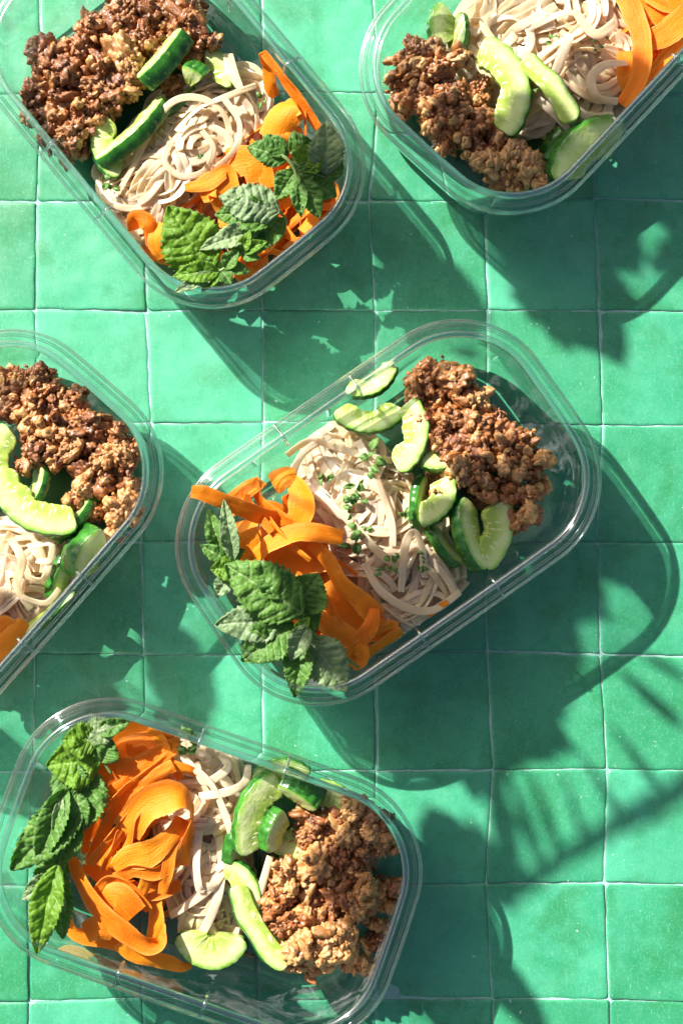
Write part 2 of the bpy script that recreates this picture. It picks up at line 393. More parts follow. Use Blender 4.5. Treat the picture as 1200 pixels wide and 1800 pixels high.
for key, (cx, cy, ang, where, lab) in CONT.items():
    WHERE[key] = 'the %s container' % where
    if first: o = proto; first = False
    else:
        o = proto.copy(); col.objects.link(o)
        for ch in [c for c in proto.children]:
            c2 = ch.copy(); col.objects.link(c2); c2.parent = o
    ct = P(cx, cy, HC); sc_ = {'C': .968, 'TL': .954, 'TR': .963, 'L': .948, 'B': .960}[key]; o.scale = (sc_, sc_, 1); o.location = Vector((ct.x, ct.y, 3.2))*U; o.rotation_euler = (0, 0, R(ang))
    tag(o, lab, 'food container', 'clear lunch containers on the tiles')

def inside(key, p, m=0.0):
    """keep a point of the food inside its container's wall"""
    cx, cy, ang = CONT[key][:3]; c = P(cx, cy, HC); a = R(ang); dx, dy = p.x-c.x, p.y-c.y
    x, y = dx*math.cos(a)+dy*math.sin(a), -dx*math.sin(a)+dy*math.cos(a)
    ins = 40+max(0, 50-p.z)*.35+m; hx, hy, rr = .965*LC/2-ins, .965*WC/2-ins, 118-m*.5
    ex, ey = abs(x)-(hx-rr), abs(y)-(hy-rr)
    if ex > 0 and ey > 0:
        d = math.hypot(ex, ey)
        if d > rr: ex, ey = ex*rr/d, ey*rr/d; x = math.copysign(hx-rr+ex, x); y = math.copysign(hy-rr+ey, y)
    x = max(-hx, min(hx, x)); y = max(-hy, min(hy, y))
    return Vector((c.x+x*math.cos(a)-y*math.sin(a), c.y+x*math.sin(a)+y*math.cos(a), p.z))
# ------------------------------------------------------------------ food builders
def catmull(pts, per=8):
    out = []; n = len(pts)
    for i in range(n-1):
        p0 = pts[max(i-1, 0)]; p1 = pts[i]; p2 = pts[i+1]; p3 = pts[min(i+2, n-1)]
        for k in range(per):
            t = k/per
            out.append([.5*((2*b)+(-a+c)*t+(2*a-5*b+4*c-d)*t*t+(-a+3*b-3*c+d)*t*t*t) for a, b, c, d in zip(p0, p1, p2, p3)])
    out.append(list(pts[-1])); return out
def strip(name, path, mat, parent=None, th=2.5, kind='flat', seed=0, taper=True, wave=1.0):
    """path rows: (x, y, z, width, roll degrees) in place coordinates"""
    vs, fs, cs = [], [], []
    n = len(path); pv = [Vector(p[:3]) for p in path]; ref = None
    if kind == 'flat': nx = 7; sec = [(-1+2*k/(nx-1), 1) for k in range(nx)]+[(1-2*k/(nx-1), -1) for k in range(nx)]
    else: nx = 0; sec = [(math.cos(2*math.pi*k/10), math.sin(2*math.pi*k/10)) for k in range(10)]
    m = len(sec); Ltot = sum((pv[i+1]-pv[i]).length for i in range(n-1)); s = 0
    prevS = None
    for i in range(n):
        T = (pv[min(i+1, n-1)]-pv[max(i-1, 0)]).normalized()
        S = T.cross(Vector((0, 0, 1)))
        if S.length < .25 and prevS is not None: S = prevS-T*prevS.dot(T)
        S.normalize()
        if prevS is not None and S.dot(prevS) < -.5 and False: S = -S
        prevS = S.copy()
        N = S.cross(T).normalized()
        q = Matrix.Rotation(R(path[i][4]), 3, T); S2 = q @ S; N2 = q @ N
        if i: s += (pv[i]-pv[i-1]).length
        wd = path[i][3]/2
        if taper:
            e = min(s, Ltot-s); wd *= 1 if int(seed*7) % 2 else min(1, .82+.18*math.sqrt(min(1, max(e, 0)/(path[i][3]*.2+1))))
        for (a, b) in sec:
            if kind == 'flat':
                jw = 1+(.20*noise.noise(Vector((s*.022, seed*3.1, (1 if a > 0 else -1)*4.)))+.05*noise.noise(Vector((s*.14, seed*3.1, (1 if a > 0 else -1)*4.))))*wave
                cup = (a*a-.4)*wd*.36*noise.noise(Vector((s*.008, seed*1.7, 9)))*2*wave
                rip = noise.noise(Vector((s*.03, a*1.1, seed*2.3)))*3.2*wave+noise.noise(Vector((s*.09, a*2.1, seed*1.3)))*1.0*wave
                hb = th*(.5 if abs(a) < .95 else .2)*b
                vs.append(pv[i]+S2*(a*wd*jw)+N2*(cup+rip+hb)); cs.append((abs(a), a*.5+.5, s*.01+seed))
            else:
                ex = math.copysign(abs(a)**.6, a); ey = math.copysign(abs(b)**.45, b)*(1-.25*abs(a)) - .55*(1-a*a)*(1 if (seed % 2) else -1)
                vs.append(pv[i]+S2*(ex*wd)+N2*(ey*th*.5)); cs.append((.5,)*3)
    for i in range(n-1):
        for k in range(m):
            k2 = (k+1) % m; fs.append((i*m+k, i*m+k2, (i+1)*m+k2, (i+1)*m+k))
    fs.append(tuple(range(m-1, -1, -1))); fs.append(tuple((n-1)*m+k for k in range(m)))
    o = mesh_obj(name, vs, fs, mat, parent, colors=cs, origin=pv[0])
    if kind == 'flat': o.data.set_sharp_from_angle(angle=R(38))
    return o
def tube(name, pts, r0, r1, mat, parent=None, seg=8):
    path = catmull([list(p)+[2*(r0+(r1-r0)*i/(len(pts)-1)), 0] for i, p in enumerate(pts)], 6)
    vs, fs = [], []; n = len(path); pv = [Vector(p[:3]) for p in path]
    for i in range(n):
        T = (pv[min(i+1, n-1)]-pv[max(i-1, 0)]).normalized(); S = T.orthogonal().normalized() if i == 0 else (S-T*S.dot(T)).normalized()
        N = T.cross(S); r = path[i][3]/2
        for k in range(seg):
            a = 2*math.pi*k/seg; vs.append(pv[i]+S*(r*math.cos(a))+N*(r*math.sin(a)))
    for i in range(n-1):
        for k in range(seg):
            k2 = (k+1) % seg; fs.append((i*seg+k, i*seg+k2, (i+1)*seg+k2, (i+1)*seg+k))
    fs += [tuple(range(seg-1, -1, -1)), tuple((n-1)*seg+k for k in range(seg))]
    return mesh_obj(name, vs, fs, mat, parent)

# ---- carrot
def carrot(key, pts, label=None, th=2.0, group=None, seed=None):
    """pts rows: (px, py, z, width, roll)"""
    seed = rng.random()*50 if seed is None else seed
    rows = []
    for (px, py, z, wd, ro) in pts:
        p = P(px, py, z)
        if not (label and 'poking' in label): p = inside(key, p, wd*.3)
        rows.append([p.x, p.y, p.z, wd*.94, ro*1.35])
    if not label:
        tc_ = {'C': (545, 1020), 'TL': (400, 345), 'TR': (1150, 60), 'L': (10, 1130), 'B': (235, 1465)}[key]; mp = pts[len(pts)//2]
        sec = ['right', 'lower right', 'bottom', 'lower left', 'left', 'upper left', 'top', 'upper right'][int(round(math.degrees(math.atan2(mp[1]-tc_[1], mp[0]-tc_[0]))/45)) % 8]
        label = '%s carrot ribbon %s at the outer %s of the tangle, %s' % ('broad' if mp[3] > 30 else 'narrow', 'high' if mp[2] > 108 else 'low', sec, WHERE[key][4:])
    o = strip('carrot_ribbon', catmull(rows, 9), M['carrot'], th=th, seed=seed)
    tag(o, label or 'thin peeled carrot ribbon down in the carrot tangle of %s' % WHERE[key], 'carrot ribbon', group or 'carrot ribbons in %s' % WHERE[key])
    return o
def carrot_fill(key, cx, cy, ax, ay, ang, n, z0, z1, wr=(16, 38), seed=1):
    r = random.Random(seed); ca, sa = math.cos(R(ang)), math.sin(R(ang))
    for i in range(n):
        t = (i+.5)/n; z = z0+(z1-z0)*t; u, v = r.uniform(-.8, .8), r.uniform(-.8, .8); h = r.uniform(0, 360); L = r.uniform(22, 38)
        rows = []; w0 = r.uniform(*wr); ro = r.uniform(-50, 50); k = r.uniform(-40, 40); dro = r.uniform(-25, 25)
        for q in range(r.choice([4, 5, 6])):
            x, y = cx+u*ax*ca+v*ay*sa, cy+u*ax*sa-v*ay*ca
            rows.append((x, y, z+r.uniform(-10, 10)-12*(u*u+v*v), w0, ro)); ro += dro
            u2, v2 = u+math.cos(R(h))*L/ax, v+math.sin(R(h))*L/ay
            if abs(u2) > .95 or abs(v2) > .95: h += 110
            u, v = max(-.95, min(.95, u+math.cos(R(h))*L/ax)), max(-.95, min(.95, v+math.sin(R(h))*L/ay)); h += k
        mu = sum(q[0] for q in rows)/len(rows)-cx; mv = sum(q[1] for q in rows)/len(rows)-cy
        sec = ['right', 'lower right', 'bottom', 'lower left', 'left', 'upper left', 'top', 'upper right'][int(round(math.degrees(math.atan2(mv, mu))/45)) % 8]
        lab = '%s %s carrot ribbon %s of the tangle, %s' % ('broad' if w0 > 28 else 'thin', 'half hidden' if t < .5 else 'curled', ('at the '+sec+' side') if math.hypot(mu, mv) > ay*.35 else 'in the middle', WHERE[key][4:])
        carrot(key, rows, lab, seed=seed*7+i)
# ---- noodles
def noodles(key, cx, cy, ax, ay, ang, n, ztop, seed, label, width=14, dome=38, spread=38, extra=()):
    r = random.Random(seed); ca, sa = math.cos(R(ang)), math.sin(R(ang))
    c0 = P(cx, cy, 20); nest = empty('noodle_nest', Vector((c0.x, c0.y, 8)))
    tag(nest, label, 'noodles', 'nests of flat rice noodles')
    for i in range(n):
        t = (i+.5)/n; lay = -52*(1-t)**1.1
        rr = .95*math.sqrt(r.random()); th0 = r.uniform(0, 6.283); u, v = rr*math.cos(th0), rr*math.sin(th0)
        flow = r.choice([0, 180])+r.gauss(0, spread); h = flow; k = r.gauss(0, 16); step = 15.0; rows = []
        ro = r.uniform(-45, 45); loopy = r.random() < .22
        if loopy: k = r.choice([-1, 1])*r.uniform(26, 40)
        w0 = width*r.uniform(.74, 1.08); ph = r.uniform(0, 6)
        for q in range(r.randint(11, 21) if not loopy else r.randint(8, 13)):
            x, y = cx+u*ax*ca-v*ay*sa, cy+u*ax*sa+v*ay*ca
            z = ztop+lay-dome*(u*u+v*v)+5*math.sin(q*.55+ph)
            rows.append((x, y, max(z, 16), w0, ro)); ro += r.gauss(0, 11)-ro*.06
            k += r.gauss(0, 5); k *= .95; h += k
            du, dv = math.cos(R(h))*step/ax, math.sin(R(h))*step/ay
            if (u+du)**2+(v+dv)**2 > 1:          # turn back into the nest
                s = 1 if (du*v-dv*u) < 0 else -1
                side = math.copysign(24, (u*dv-v*du)) if abs(u*dv-v*du) > 1e-6 else 24
                h += side; k = side*.5
                du, dv = math.cos(R(h))*step/ax, math.sin(R(h))*step/ay
            u += du; v += dv
            m = math.hypot(u, v)
            if m > 1.06: u /= m/1.06; v /= m/1.06
        sib = r.choice([1, 2, 2, 3])
        for b_ in range(sib):
            pr = []; off0 = (b_-(sib-1)/2)*w0*r.uniform(.85, 1.15); sp_ = r.uniform(-.5, .5); cut = r.randint(0, 3); rl0 = r.gauss(0, 14)
            for q, (x, y, z, wd, rl) in enumerate(rows[cut:]):
                x1, y1 = rows[min(q+cut+1, len(rows)-1)][:2]; x0, y0 = rows[max(q+cut-1, 0)][:2]
                dx, dy = x1-x0, y1-y0; dl = math.hypot(dx, dy)+1e-6; of = off0*(1+sp_*math.sin(q*.5+b_))
                p = inside(key, P(x-dy/dl*of, y+dx/dl*of, z+r.uniform(-2, 2)-b_*1.5), 5); pr.append([p.x, p.y, p.z, wd, rl+rl0])
            if len(pr) > 3: strip('noodle', catmull(pr, 4), M['noodle'], nest, th=3.2, seed=i+b_, taper=False, wave=.35)
    for rows in extra:
        pr = []
        for (x, y, z, wd, rl) in rows:
            p = inside(key, P(x, y, z), 5); pr.append([p.x, p.y, p.z, wd*.85, rl+30*math.sin(len(pr)*2.1+x)])
        strip('noodle', catmull(pr, 7), M['noodle'], nest, th=2.4, seed=7, taper=False, wave=.35)
    return nest
# ---- mince
def lump_mesh(seed, sub, name, mat, gran=.30, amp=.34):
    bm = bmesh.new(); bmesh.ops.create_icosphere(bm, subdivisions=sub, radius=1.0)
    lay = bm.verts.layers.float_color.new('tint'); sv = Vector((seed*3.7, seed*1.3, seed*2.9))
    rr = random.Random(seed); sc = Vector((rr.uniform(.8, 1.25), rr.uniform(.8, 1.1), rr.uniform(.7, .95)))
    for v in bm.verts:
        p = v.co.copy()
        low = noise.noise(p*1.1+sv)*.42+noise.noise(p*2.3+sv)*.22
        q = p*(1+low*.4)
        d1 = noise.voronoi(q/gran+sv)[0]; d2 = noise.voronoi(q/(gran*.45)+sv*2)[0]
        b = (.55-d1[0])*amp+(.5-d2[0])*amp*.34
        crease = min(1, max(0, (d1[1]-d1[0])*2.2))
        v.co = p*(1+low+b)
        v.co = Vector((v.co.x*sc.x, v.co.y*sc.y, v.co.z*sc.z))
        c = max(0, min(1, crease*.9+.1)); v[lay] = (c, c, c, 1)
    me = bpy.data.meshes.new(name); bm.to_mesh(me); bm.free(); me.materials.append(mat)
    me.polygons.foreach_set('use_smooth', [True]*len(me.polygons)); return me
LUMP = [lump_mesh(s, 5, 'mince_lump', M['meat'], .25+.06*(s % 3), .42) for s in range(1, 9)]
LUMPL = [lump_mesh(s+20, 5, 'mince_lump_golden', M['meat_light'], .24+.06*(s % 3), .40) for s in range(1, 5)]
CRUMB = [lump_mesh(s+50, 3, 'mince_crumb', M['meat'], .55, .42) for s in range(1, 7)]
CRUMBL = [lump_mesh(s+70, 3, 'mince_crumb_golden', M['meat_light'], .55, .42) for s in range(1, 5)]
def place_lump(me, px, py, z, r, rs, label, group, name='mince_lump', cat='mince lump'):
    o = bpy.data.objects.new(name, me); col.objects.link(o)
    o.location = P(px, py, z)*U; o.scale = (r*U*rs.uniform(.85, 1.15),)*3
    o.scale = tuple(r*U*rs.uniform(.86, 1.16) for _ in range(3)); o.rotation_euler = (rs.uniform(0, 6.28), rs.uniform(0, 6.28), rs.uniform(0, 6.28))
    return tag(o, label, cat, group)
def mince(key, spots, seed, under=14, ncrumb=150, zt=100):
    """spots: (px, py, r, dz, light)"""
    rs = random.Random(seed); W_ = WHERE[key]
    zs = []
    mx = sum(s[0] for s in spots)/len(spots); my = sum(s[1] for s in spots)/len(spots); seen = {}
    sp = sum(math.hypot(s[0]-mx, s[1]-my) for s in spots)/len(spots)
    def describe(px, py, r, light):
        size = 'small' if r < 20 else ('middling' if r < 26 else 'large'); tone = 'golden' if light else 'dark browned'
        dx, dy = (px-mx)/sp, (py-my)/sp; q = math.hypot(dx, dy)
        sec = ['right', 'lower right', 'bottom', 'lower left', 'left', 'upper left', 'top', 'upper right'][int(round(math.degrees(math.atan2(dy, dx))/45)) % 8]
        pl = 'in the middle' if q < .45 else ('just %s of the middle' % {'bottom': 'below', 'top': 'above'}.get(sec, sec)).replace('below of', 'below').replace('above of', 'above') if q < .95 else 'at the %s edge' % sec if q < 1.5 else 'at the far %s end' % sec
        return '%s %s mince lump %s of the pile, %s' % (size, tone.replace(' browned', ''), pl, W_[4:])
    for s in spots:
        px, py, r = s[:3]; dz = s[3] if len(s) > 3 else 0; light = s[4] if len(s) > 4 else 0
        lab = s[5] if len(s) > 5 else describe(px, py, r, light)
        z = zt+dz-r*.6; zs.append((px, py, r, z, light))
        place_lump(rs.choice(LUMPL if light else LUMP), px, py, z, r, rs, lab, 'mince lumps in %s' % W_)
    for i in range(under):
        px, py, r, z, light = rs.choice(zs)
        place_lump(rs.choice(LUMP), px+rs.uniform(-14, 14), py+rs.uniform(-14, 14), max(26, z-rs.uniform(30, 50)), rs.uniform(20, 27), rs,
                   'browned lump of mince buried low in the %s pile, %s' % (('upper' if py < my else 'lower')+(' left' if px < mx else ' right'), W_[4:]), 'low mince lumps in %s' % W_)
    # loose crumbs lying all over the pile: one object
    vs, fs, cs, mi = [], [], [], []
    tm = []
    for me in CRUMB+CRUMBL:
        tm.append(([v.co.copy() for v in me.vertices], [tuple(p.vertices) for p in me.polygons], [d.color[0] for d in me.color_attributes['tint'].data]))
    c0 = P(spots[0][0], spots[0][1], 60)
    for i in range(int(ncrumb*1.7)):
        px, py, r, z, light = rs.choice(zs); a = rs.uniform(0, 6.28); q = rs.uniform(.25, 1.2); cr = rs.choice([rs.uniform(2.6, 5), rs.uniform(4, 8), rs.uniform(7, 11)])
        zz = z+r*.95*math.sqrt(max(0.0, 1-min(1, q)**2))+rs.uniform(-3, 3)
        p = P(px+r*q*math.cos(a), py+r*q*math.sin(a), max(zz, 12))
        gold = light or rs.random() < .3; k = rs.randrange(len(CRUMB)) if not gold else len(CRUMB)+rs.randrange(len(CRUMBL))
        rot = Euler((rs.uniform(0, 6.28), rs.uniform(0, 6.28), rs.uniform(0, 6.28))).to_matrix(); b0 = len(vs); sx = cr*rs.uniform(.9, 1.8)
        for co, t in zip(tm[k][0], tm[k][2]):
            vs.append(p+rot @ Vector((co.x*sx, co.y*cr, co.z*cr))); cs.append((t, t, t))
        for f in tm[k][1]: fs.append(tuple(b0+x for x in f)); mi.append(1 if gold else 0)
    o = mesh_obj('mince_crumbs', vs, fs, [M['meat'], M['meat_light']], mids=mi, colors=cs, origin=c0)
    tag(o, 'loose small crumbs of fried mince scattered over the pile in %s' % W_, 'mince crumbs', None, 'stuff')
# ---- cucumber
def cuke(key, px, py, z, skin_dir, tilt, Ro=62, Ri=26, a0=-80, a1=80, th=17, label=None, ioff=0.0, tag_it=True):
    if 16 < Ri and Ro < 200: Ri = Ri+.04*Ro; Ro = Ro*1.05
    th = th*1.1
    """crescent slice; skin_dir: image direction of the skin side (0 right, 90 down), tilt: how far that side is raised"""
    na, nr = 40, 8; vs, fs, cs, mi = [], [], [], []
    sd = rng.random()*90; rm = (Ro+Ri)/2; A_ = R((a1-a0)/2); xo = rm*math.sin(A_)/A_; am = R((a0+a1)/2)
    def ring(face, edge=0):
        out = []
        for i in range(na+1):
            t = i/na; a = R(a0+(a1-a0)*t); e = min(t, 1-t)*(na)/3.0; en = min(1, .55+.45*math.sqrt(min(1, e)))
            row = []
            for j in range(nr+1):
                f = j/nr
                ro = Ro*(1+.006*math.cos(a*26+sd)+.02*noise.noise(Vector((a*2, sd, 0))))
                ri = Ri*(1+.16*noise.noise(Vector((a*2.5, sd, 5)))+.05*noise.noise(Vector((a*11, sd, 5)))) if Ro < 200 else Ri+2*noise.noise(Vector((a*9, sd, 5)))
                rmid = (ro+ri)/2; hw = (ro-ri)/2*en
                rr = rmid+(2*f-1)*hw
                zz = face*th/2*(1-.10*(2*f-1)**4)+noise.noise(Vector((rr*.05, a*3, sd)))*1.2-face*1.5*math.exp(-((f-.15)/.2)**2)*abs(math.sin(a*7+sd))
                x = rr*math.cos(a)-xo; y = rr*math.sin(a)
                vs.append(Vector((x, y, zz))); cs.append((f, a*3+sd, face*2.)); row.append(len(vs)-1)
            out.append(row)
        return out
    T = ring(1); B = ring(-1)
    # bulging skin band
    mid = []
    for i in range(na+1):
        a = R(a0+(a1-a0)*i/na); v = vs[T[i][nr]]; w2 = vs[B[i][nr]]; c = (v+w2)/2
        c = c+Vector((math.cos(a), math.sin(a), 0))*(2.2+.5*math.cos(a*26+sd)); vs.append(c); cs.append((1, a*3+sd, 0)); mid.append(len(vs)-1)
    for i in range(na):
        for j in range(nr):
            fs.append((T[i][j], T[i][j+1], T[i+1][j+1], T[i+1][j])); mi.append(0)
            fs.append((B[i][j], B[i+1][j], B[i+1][j+1], B[i][j+1])); mi.append(0)
        fs.append((T[i][nr], mid[i], mid[i+1], T[i+1][nr])); mi.append(1)
        fs.append((mid[i], B[i][nr], B[i+1][nr], mid[i+1])); mi.append(1)
        fs.append((T[i][0], T[i+1][0], B[i+1][0], B[i][0])); mi.append(0)
    for i in (0, na):
        for j in range(nr):
            q = (T[i][j], B[i][j], B[i][j+1], T[i][j+1]); fs.append(q if i == 0 else q[::-1]); mi.append(0)
    o = mesh_obj('cucumber_slice', vs, fs, [M['flesh'], M['skin']], mids=mi, colors=cs)
    sh = o.data
    o.location = P(px, py, z)*U; 
    pd = Vector((math.cos(R(skin_dir)), -math.sin(R(skin_dir)), 0)); zz = Vector((0, 0, 1)); tl = R(tilt)
    d_ = pd*math.cos(tl)+zz*math.sin(tl); n_ = -pd*math.sin(tl)+zz*math.cos(tl); y_ = n_.cross(d_)
    o.rotation_euler = Matrix((d_, y_, n_)).transposed().to_euler()
    bv = o.modifiers.new('soft_edges', 'BEVEL'); bv.width = 1.3*U; bv.segments = 2; bv.limit_method = 'ANGLE'; bv.angle_limit = R(50)
    if tag_it: tag(o, label or 'cucumber slice in %s' % WHERE[key], 'cucumber slice', 'cucumber slices in %s' % WHERE[key])
    return o
# ---- mint
def leaf_mesh(base, tip, width, roll=0, arch=.12, fold=14, curl=0.0, teeth=13, seed=0, name='leaf', mat=None, parent=None, side_bend=0.0):
    nu, nv = (teeth*6, 26) if width > 40 else (teeth*5, 16); a = tip-base; L = a.length; T = a.normalized(); S = T.cross(Vector((0, 0, 1)))
    if S.length < .1: S = Vector((1, 0, 0))
    S.normalize(); N = S.cross(T); q = Matrix.Rotation(R(roll), 3, T); S = q @ S; N = q @ N
    vs, fs, cs = [], [], []; sv = Vector((seed*3.3, seed*1.9, 0))
    for i in range(nu+1):
        t = i/nu; prof = (math.sin(math.pi*min(1, t)**.78)**.72 if 0 < t < 1 else 0)*(1-.12*t)
        wd = width/2*prof
        sag = arch*L*(4*t*(1-t))-curl*L*t*t
        cen = base+T*(L*t)+N*sag+S*(side_bend*L*4*t*(1-t))
        for j in range(nv+1):
            s = -1+2*j/nv; as_ = abs(s)
            saw = ((t*teeth) % 1.0)
            tooth = 1+(.20*(saw-.5) if as_ > .95 else 0)
            lat = (t*7.5-as_*1.5*(.6+.4*(1-t)))
            f = abs((lat % 1.0)-.5)*2           # 1 on a lateral vein
            vein = max(math.exp(-(as_*wd/1.6)**2), .85*max(0, (f-.72)/.28)*(1 if as_ > .03 else 0))
            puff = (1-f**3)*2.4*min(1, as_*5)*min(1, (1.05-as_)*4)*(width/80)
            f2 = noise.noise(Vector((s*wd*.12, t*L*.12, 0))+sv)*2.2+noise.noise(Vector((s*wd*.045, t*L*.045, 5))+sv)*width*.055
            dv = noise.voronoi(Vector((s*wd*.13, t*L*.13, 0))+sv)[0]; f2 += min(.8, dv[1]-dv[0])*1.2
            rip = noise.noise(Vector((t*5.5, s*1.5, seed)))*as_*as_*width*.16
            fr = R(fold)
            p = cen+S*(s*wd*tooth*math.cos(fr))+N*(as_*wd*math.sin(fr)+puff+f2+rip)+T*(as_**2*wd*.22*(.6-t)+(L*.010*(saw-.5) if as_ > .95 else 0))
            vs.append(p); cs.append((vein,)*3)
    m = nv+1
    for i in range(nu):
        for j in range(nv): k = i*m+j; fs.append((k, k+1, k+m+1, k+m))
    o = mesh_obj(name, vs, fs, mat or M['leaf'], parent, colors=cs, origin=base)
    sd = o.modifiers.new('leaf_thickness', 'SOLIDIFY'); sd.thickness = .9*U; sd.offset = 0
    return o
def sprig(key, label, leaves, stems, name='mint_sprig'):
    up = lambda q: (q[0], q[1], q[2]+14)
    leaves = [(up(l_[0]), up(l_[1]))+tuple(l_[2:]) for l_ in leaves]; stems = [([up(q) for q in st[0]],)+tuple(st[1:]) for st in stems]
    b = P(*leaves[0][0]); root = empty(name, b)
    tag(root, label, 'mint sprig', 'fresh mint on the food')
    for k, lf in enumerate(leaves):
        kw = dict(lf[3]) if len(lf) > 3 else {}
        kind = kw.pop('m', 'leaf')
        leaf_mesh(P(*lf[0]), P(*lf[1]), lf[2], seed=k*1.7+b.x*.01, mat=M[kind], parent=root, **kw)
    for st in stems: tube('stem', [P(*p) for p in st[0]], st[1], st[1]*.7, M['stem'], root)
    return root
def fleck(key, px, py, z, size, label, n=5, seed=0):
    """a torn shred of chopped mint"""
    r = random.Random(seed); size *= 1.2; n += 2; z += 4; c = P(px, py, z); root = empty('mint_shred', c); tag(root, label, 'chopped mint', 'chopped mint on the noodles of %s' % WHERE[key])
    for k in range(n):
        a = r.uniform(0, 6.28); b = c+Vector((r.uniform(-.5, .5)*size, r.uniform(-.8, .8)*size, r.uniform(-2, 3)))
        t = b+Vector((math.cos(a), math.sin(a), r.uniform(-.3, .3)))*size*r.uniform(.5, .9)
        leaf_mesh(b, t, size*r.uniform(.4, .8), roll=r.uniform(-50, 50), arch=.2, fold=r.uniform(0, 30), teeth=4, seed=seed+k, name='leaf_scrap',
                  mat=M['leaf'], parent=root)
# ================================================================== CENTRE container
mince('C', [(748, 668, 30, 8), (790, 662, 34, 14), (812, 690, 24, 6), (735, 700, 22, -10), (742, 742, 27, 2), (788, 735, 28, 4), (765, 765, 17, 4), (835, 706, 22, 12, 1, 'pale upright nugget of mince at the upper edge of the centre pile'),
    (838, 745, 28, 6), (868, 742, 24, 0), (800, 790, 27, 6), (840, 790, 34, 6), (806, 828, 25, 12, 1), (842, 838, 27, 4), (885, 770, 26, 0), (900, 800, 30, -2), (922, 778, 22, -4), (882, 822, 14, 6, 1), (912, 822, 20, -2, 1),
    (958, 806, 15, 4, 1, 'single golden crumb of mince sticking out on the right of the centre pile'), (935, 820, 22, -8), (925, 875, 20, -14), (910, 915, 18, -26), (930, 900, 12, -4, 1), (860, 868, 14, 0), (895, 865, 22, -18), (945, 860, 17, -35), (765, 705, 26, -8), (770, 862, 10, -6)],
    3, 16, 230, 118)
noodles('C', 668, 935, 205, 88, 57, 108, 114, 5, 'loose nest of flat white noodles flecked with chopped mint in the centre container', 14,
    extra=[[(628, 775, 118, 16, 0), (650, 815, 126, 16, 8), (672, 870, 126, 15, -10), (688, 920, 122, 15, 10), (690, 960, 112, 14, 0)],
           [(505, 800, 96, 16, 20), (545, 775, 110, 16, 30), (600, 790, 118, 16, 10), (640, 800, 118, 14, 0), (690, 810, 100, 14, 0)],
           [(600, 900, 120, 17, 0), (640, 945, 124, 18, -8), (670, 975, 122, 18, 0), (710, 1000, 114, 17, 10)],
           [(705, 1040, 112, 15, 0), (712, 960, 126, 17, 20), (728, 935, 130, 17, 60), (742, 965, 126, 16, 20), (745, 1010, 112, 15, 0)],
           [(640, 990, 112, 15, 0), (670, 1040, 116, 17, 10), (720, 1070, 108, 17, -10), (770, 1080, 96, 15, 0), (815, 1050, 82, 14, 0)],
           [(500, 830, 92, 16, 10), (560, 870, 112, 18, -10), (600, 905, 118, 18, 0), (640, 910, 116, 16, 10)],
           [(570, 770, 110, 15, 0), (530, 800, 108, 15, 20), (515, 845, 100, 15, 0), (540, 880, 98, 15, 0)]])
for k, (x, y, s, n) in enumerate([(656, 816, 24, 4), (573, 850, 14, 2), (622, 858, 16, 5), (624, 893, 17, 5), (625, 945, 20, 6), (694, 992, 14, 4), (745, 985, 14, 4), (715, 905, 14, 3), (640, 935, 12, 3), (668, 1010, 10, 2), (590, 995, 8, 2)]):
    fleck('C', x, y, 124 if k < 6 else 116, s, ['curled whole mint tip lying on the upper noodles of the centre container', 'small square mint scrap on the left noodles of the centre container', 'mint shred in the middle of the centre noodles, upper one', 'mint shred in the middle of the centre noodles, lower one', 'mint shred next to the carrot edge of the centre noodles'][k] if k < 5 else 'tiny scrap of chopped mint among the centre noodles', n, 20+k)
cuke('C', 650, 734, 112, 86, 10, 74, 36, -58, 54, 17, 'cucumber crescent lying curved side down above the noodles of the centre container')
cuke('C', 722, 765, 122, 8, 12, 84, 42, -54, 50, 18, 'upright cucumber crescent left of the mince in the centre container')
cuke('C', 770, 806, 112, 80, 16, 46, 6, -50, 50, 20, 'short thick cucumber chunk between the crescents and mince of the centre container')
cuke('C', 768, 880, 114, 32, 10, 60, 18, -58, 56, 19, 'small cucumber crescent under the short chunk in the centre container')
cuke('C', 735, 885, 88, 185, 66, 60, 26, -60, 60, 16, 'cucumber slice standing on edge beside the noodles of the centre container')
cuke('C', 824, 940, 104, 164, 48, 96, 50, -44, 44, 24, 'cucumber slice standing on edge with ridged skin facing left in the centre container')
cuke('C', 868, 938, 98, 16, -24, 96, 46, -42, 42, 17, 'yellowish cucumber slice dusted with mince crumbs in the centre container')
cuke('C', 775, 950, 80, 150, 60, 62, 28, -60, 60, 18, 'dark cucumber slice sunk behind the noodles of the centre container')
cuke('C', 655, 672, 62, 60, 20, 60, 28, -60, 60, 16, 'cucumber slice added for the reflection in the upper wall of the centre container')  # added in place of a slice mirrored in the wall
carrot_fill('C', 545, 1020, 165, 80, 55, 30, 26, 88, seed=4)
carrot('C', [(336, 864, 198, 20, 8), (358, 868, 196, 27, 8), (400, 884, 180, 30, 16), (450, 905, 152, 34, 24), (500, 920, 124, 34, 25), (570, 950, 104, 28, 0)], 'carrot ribbon poking out over the left corner of the centre container')
carrot('C', [(395, 900, 110, 40, -10), (430, 868, 126, 44, -25), (462, 846, 118, 34, -30)], 'bright carrot curl at the upper left of the centre carrot heap')
carrot('C', [(446, 845, 118, 22, 40), (458, 880, 132, 26, 40), (500, 915, 134, 26, 20), (550, 938, 126, 24, 10)], 'narrow carrot strip curving down the upper carrot heap of the centre container')
carrot('C', [(478, 850, 116, 46, 0), (500, 838, 122, 46, -20), (520, 835, 118, 30, -20)], 'broad carrot piece against the upper noodles of the centre container')
carrot('C', [(512, 842, 132, 22, 20), (527, 868, 146, 46, 20), (530, 900, 144, 46, 10), (515, 932, 128, 30, 0), (495, 925, 112, 24, 0)], 'petal shaped carrot piece standing up beside the noodles of the centre container')
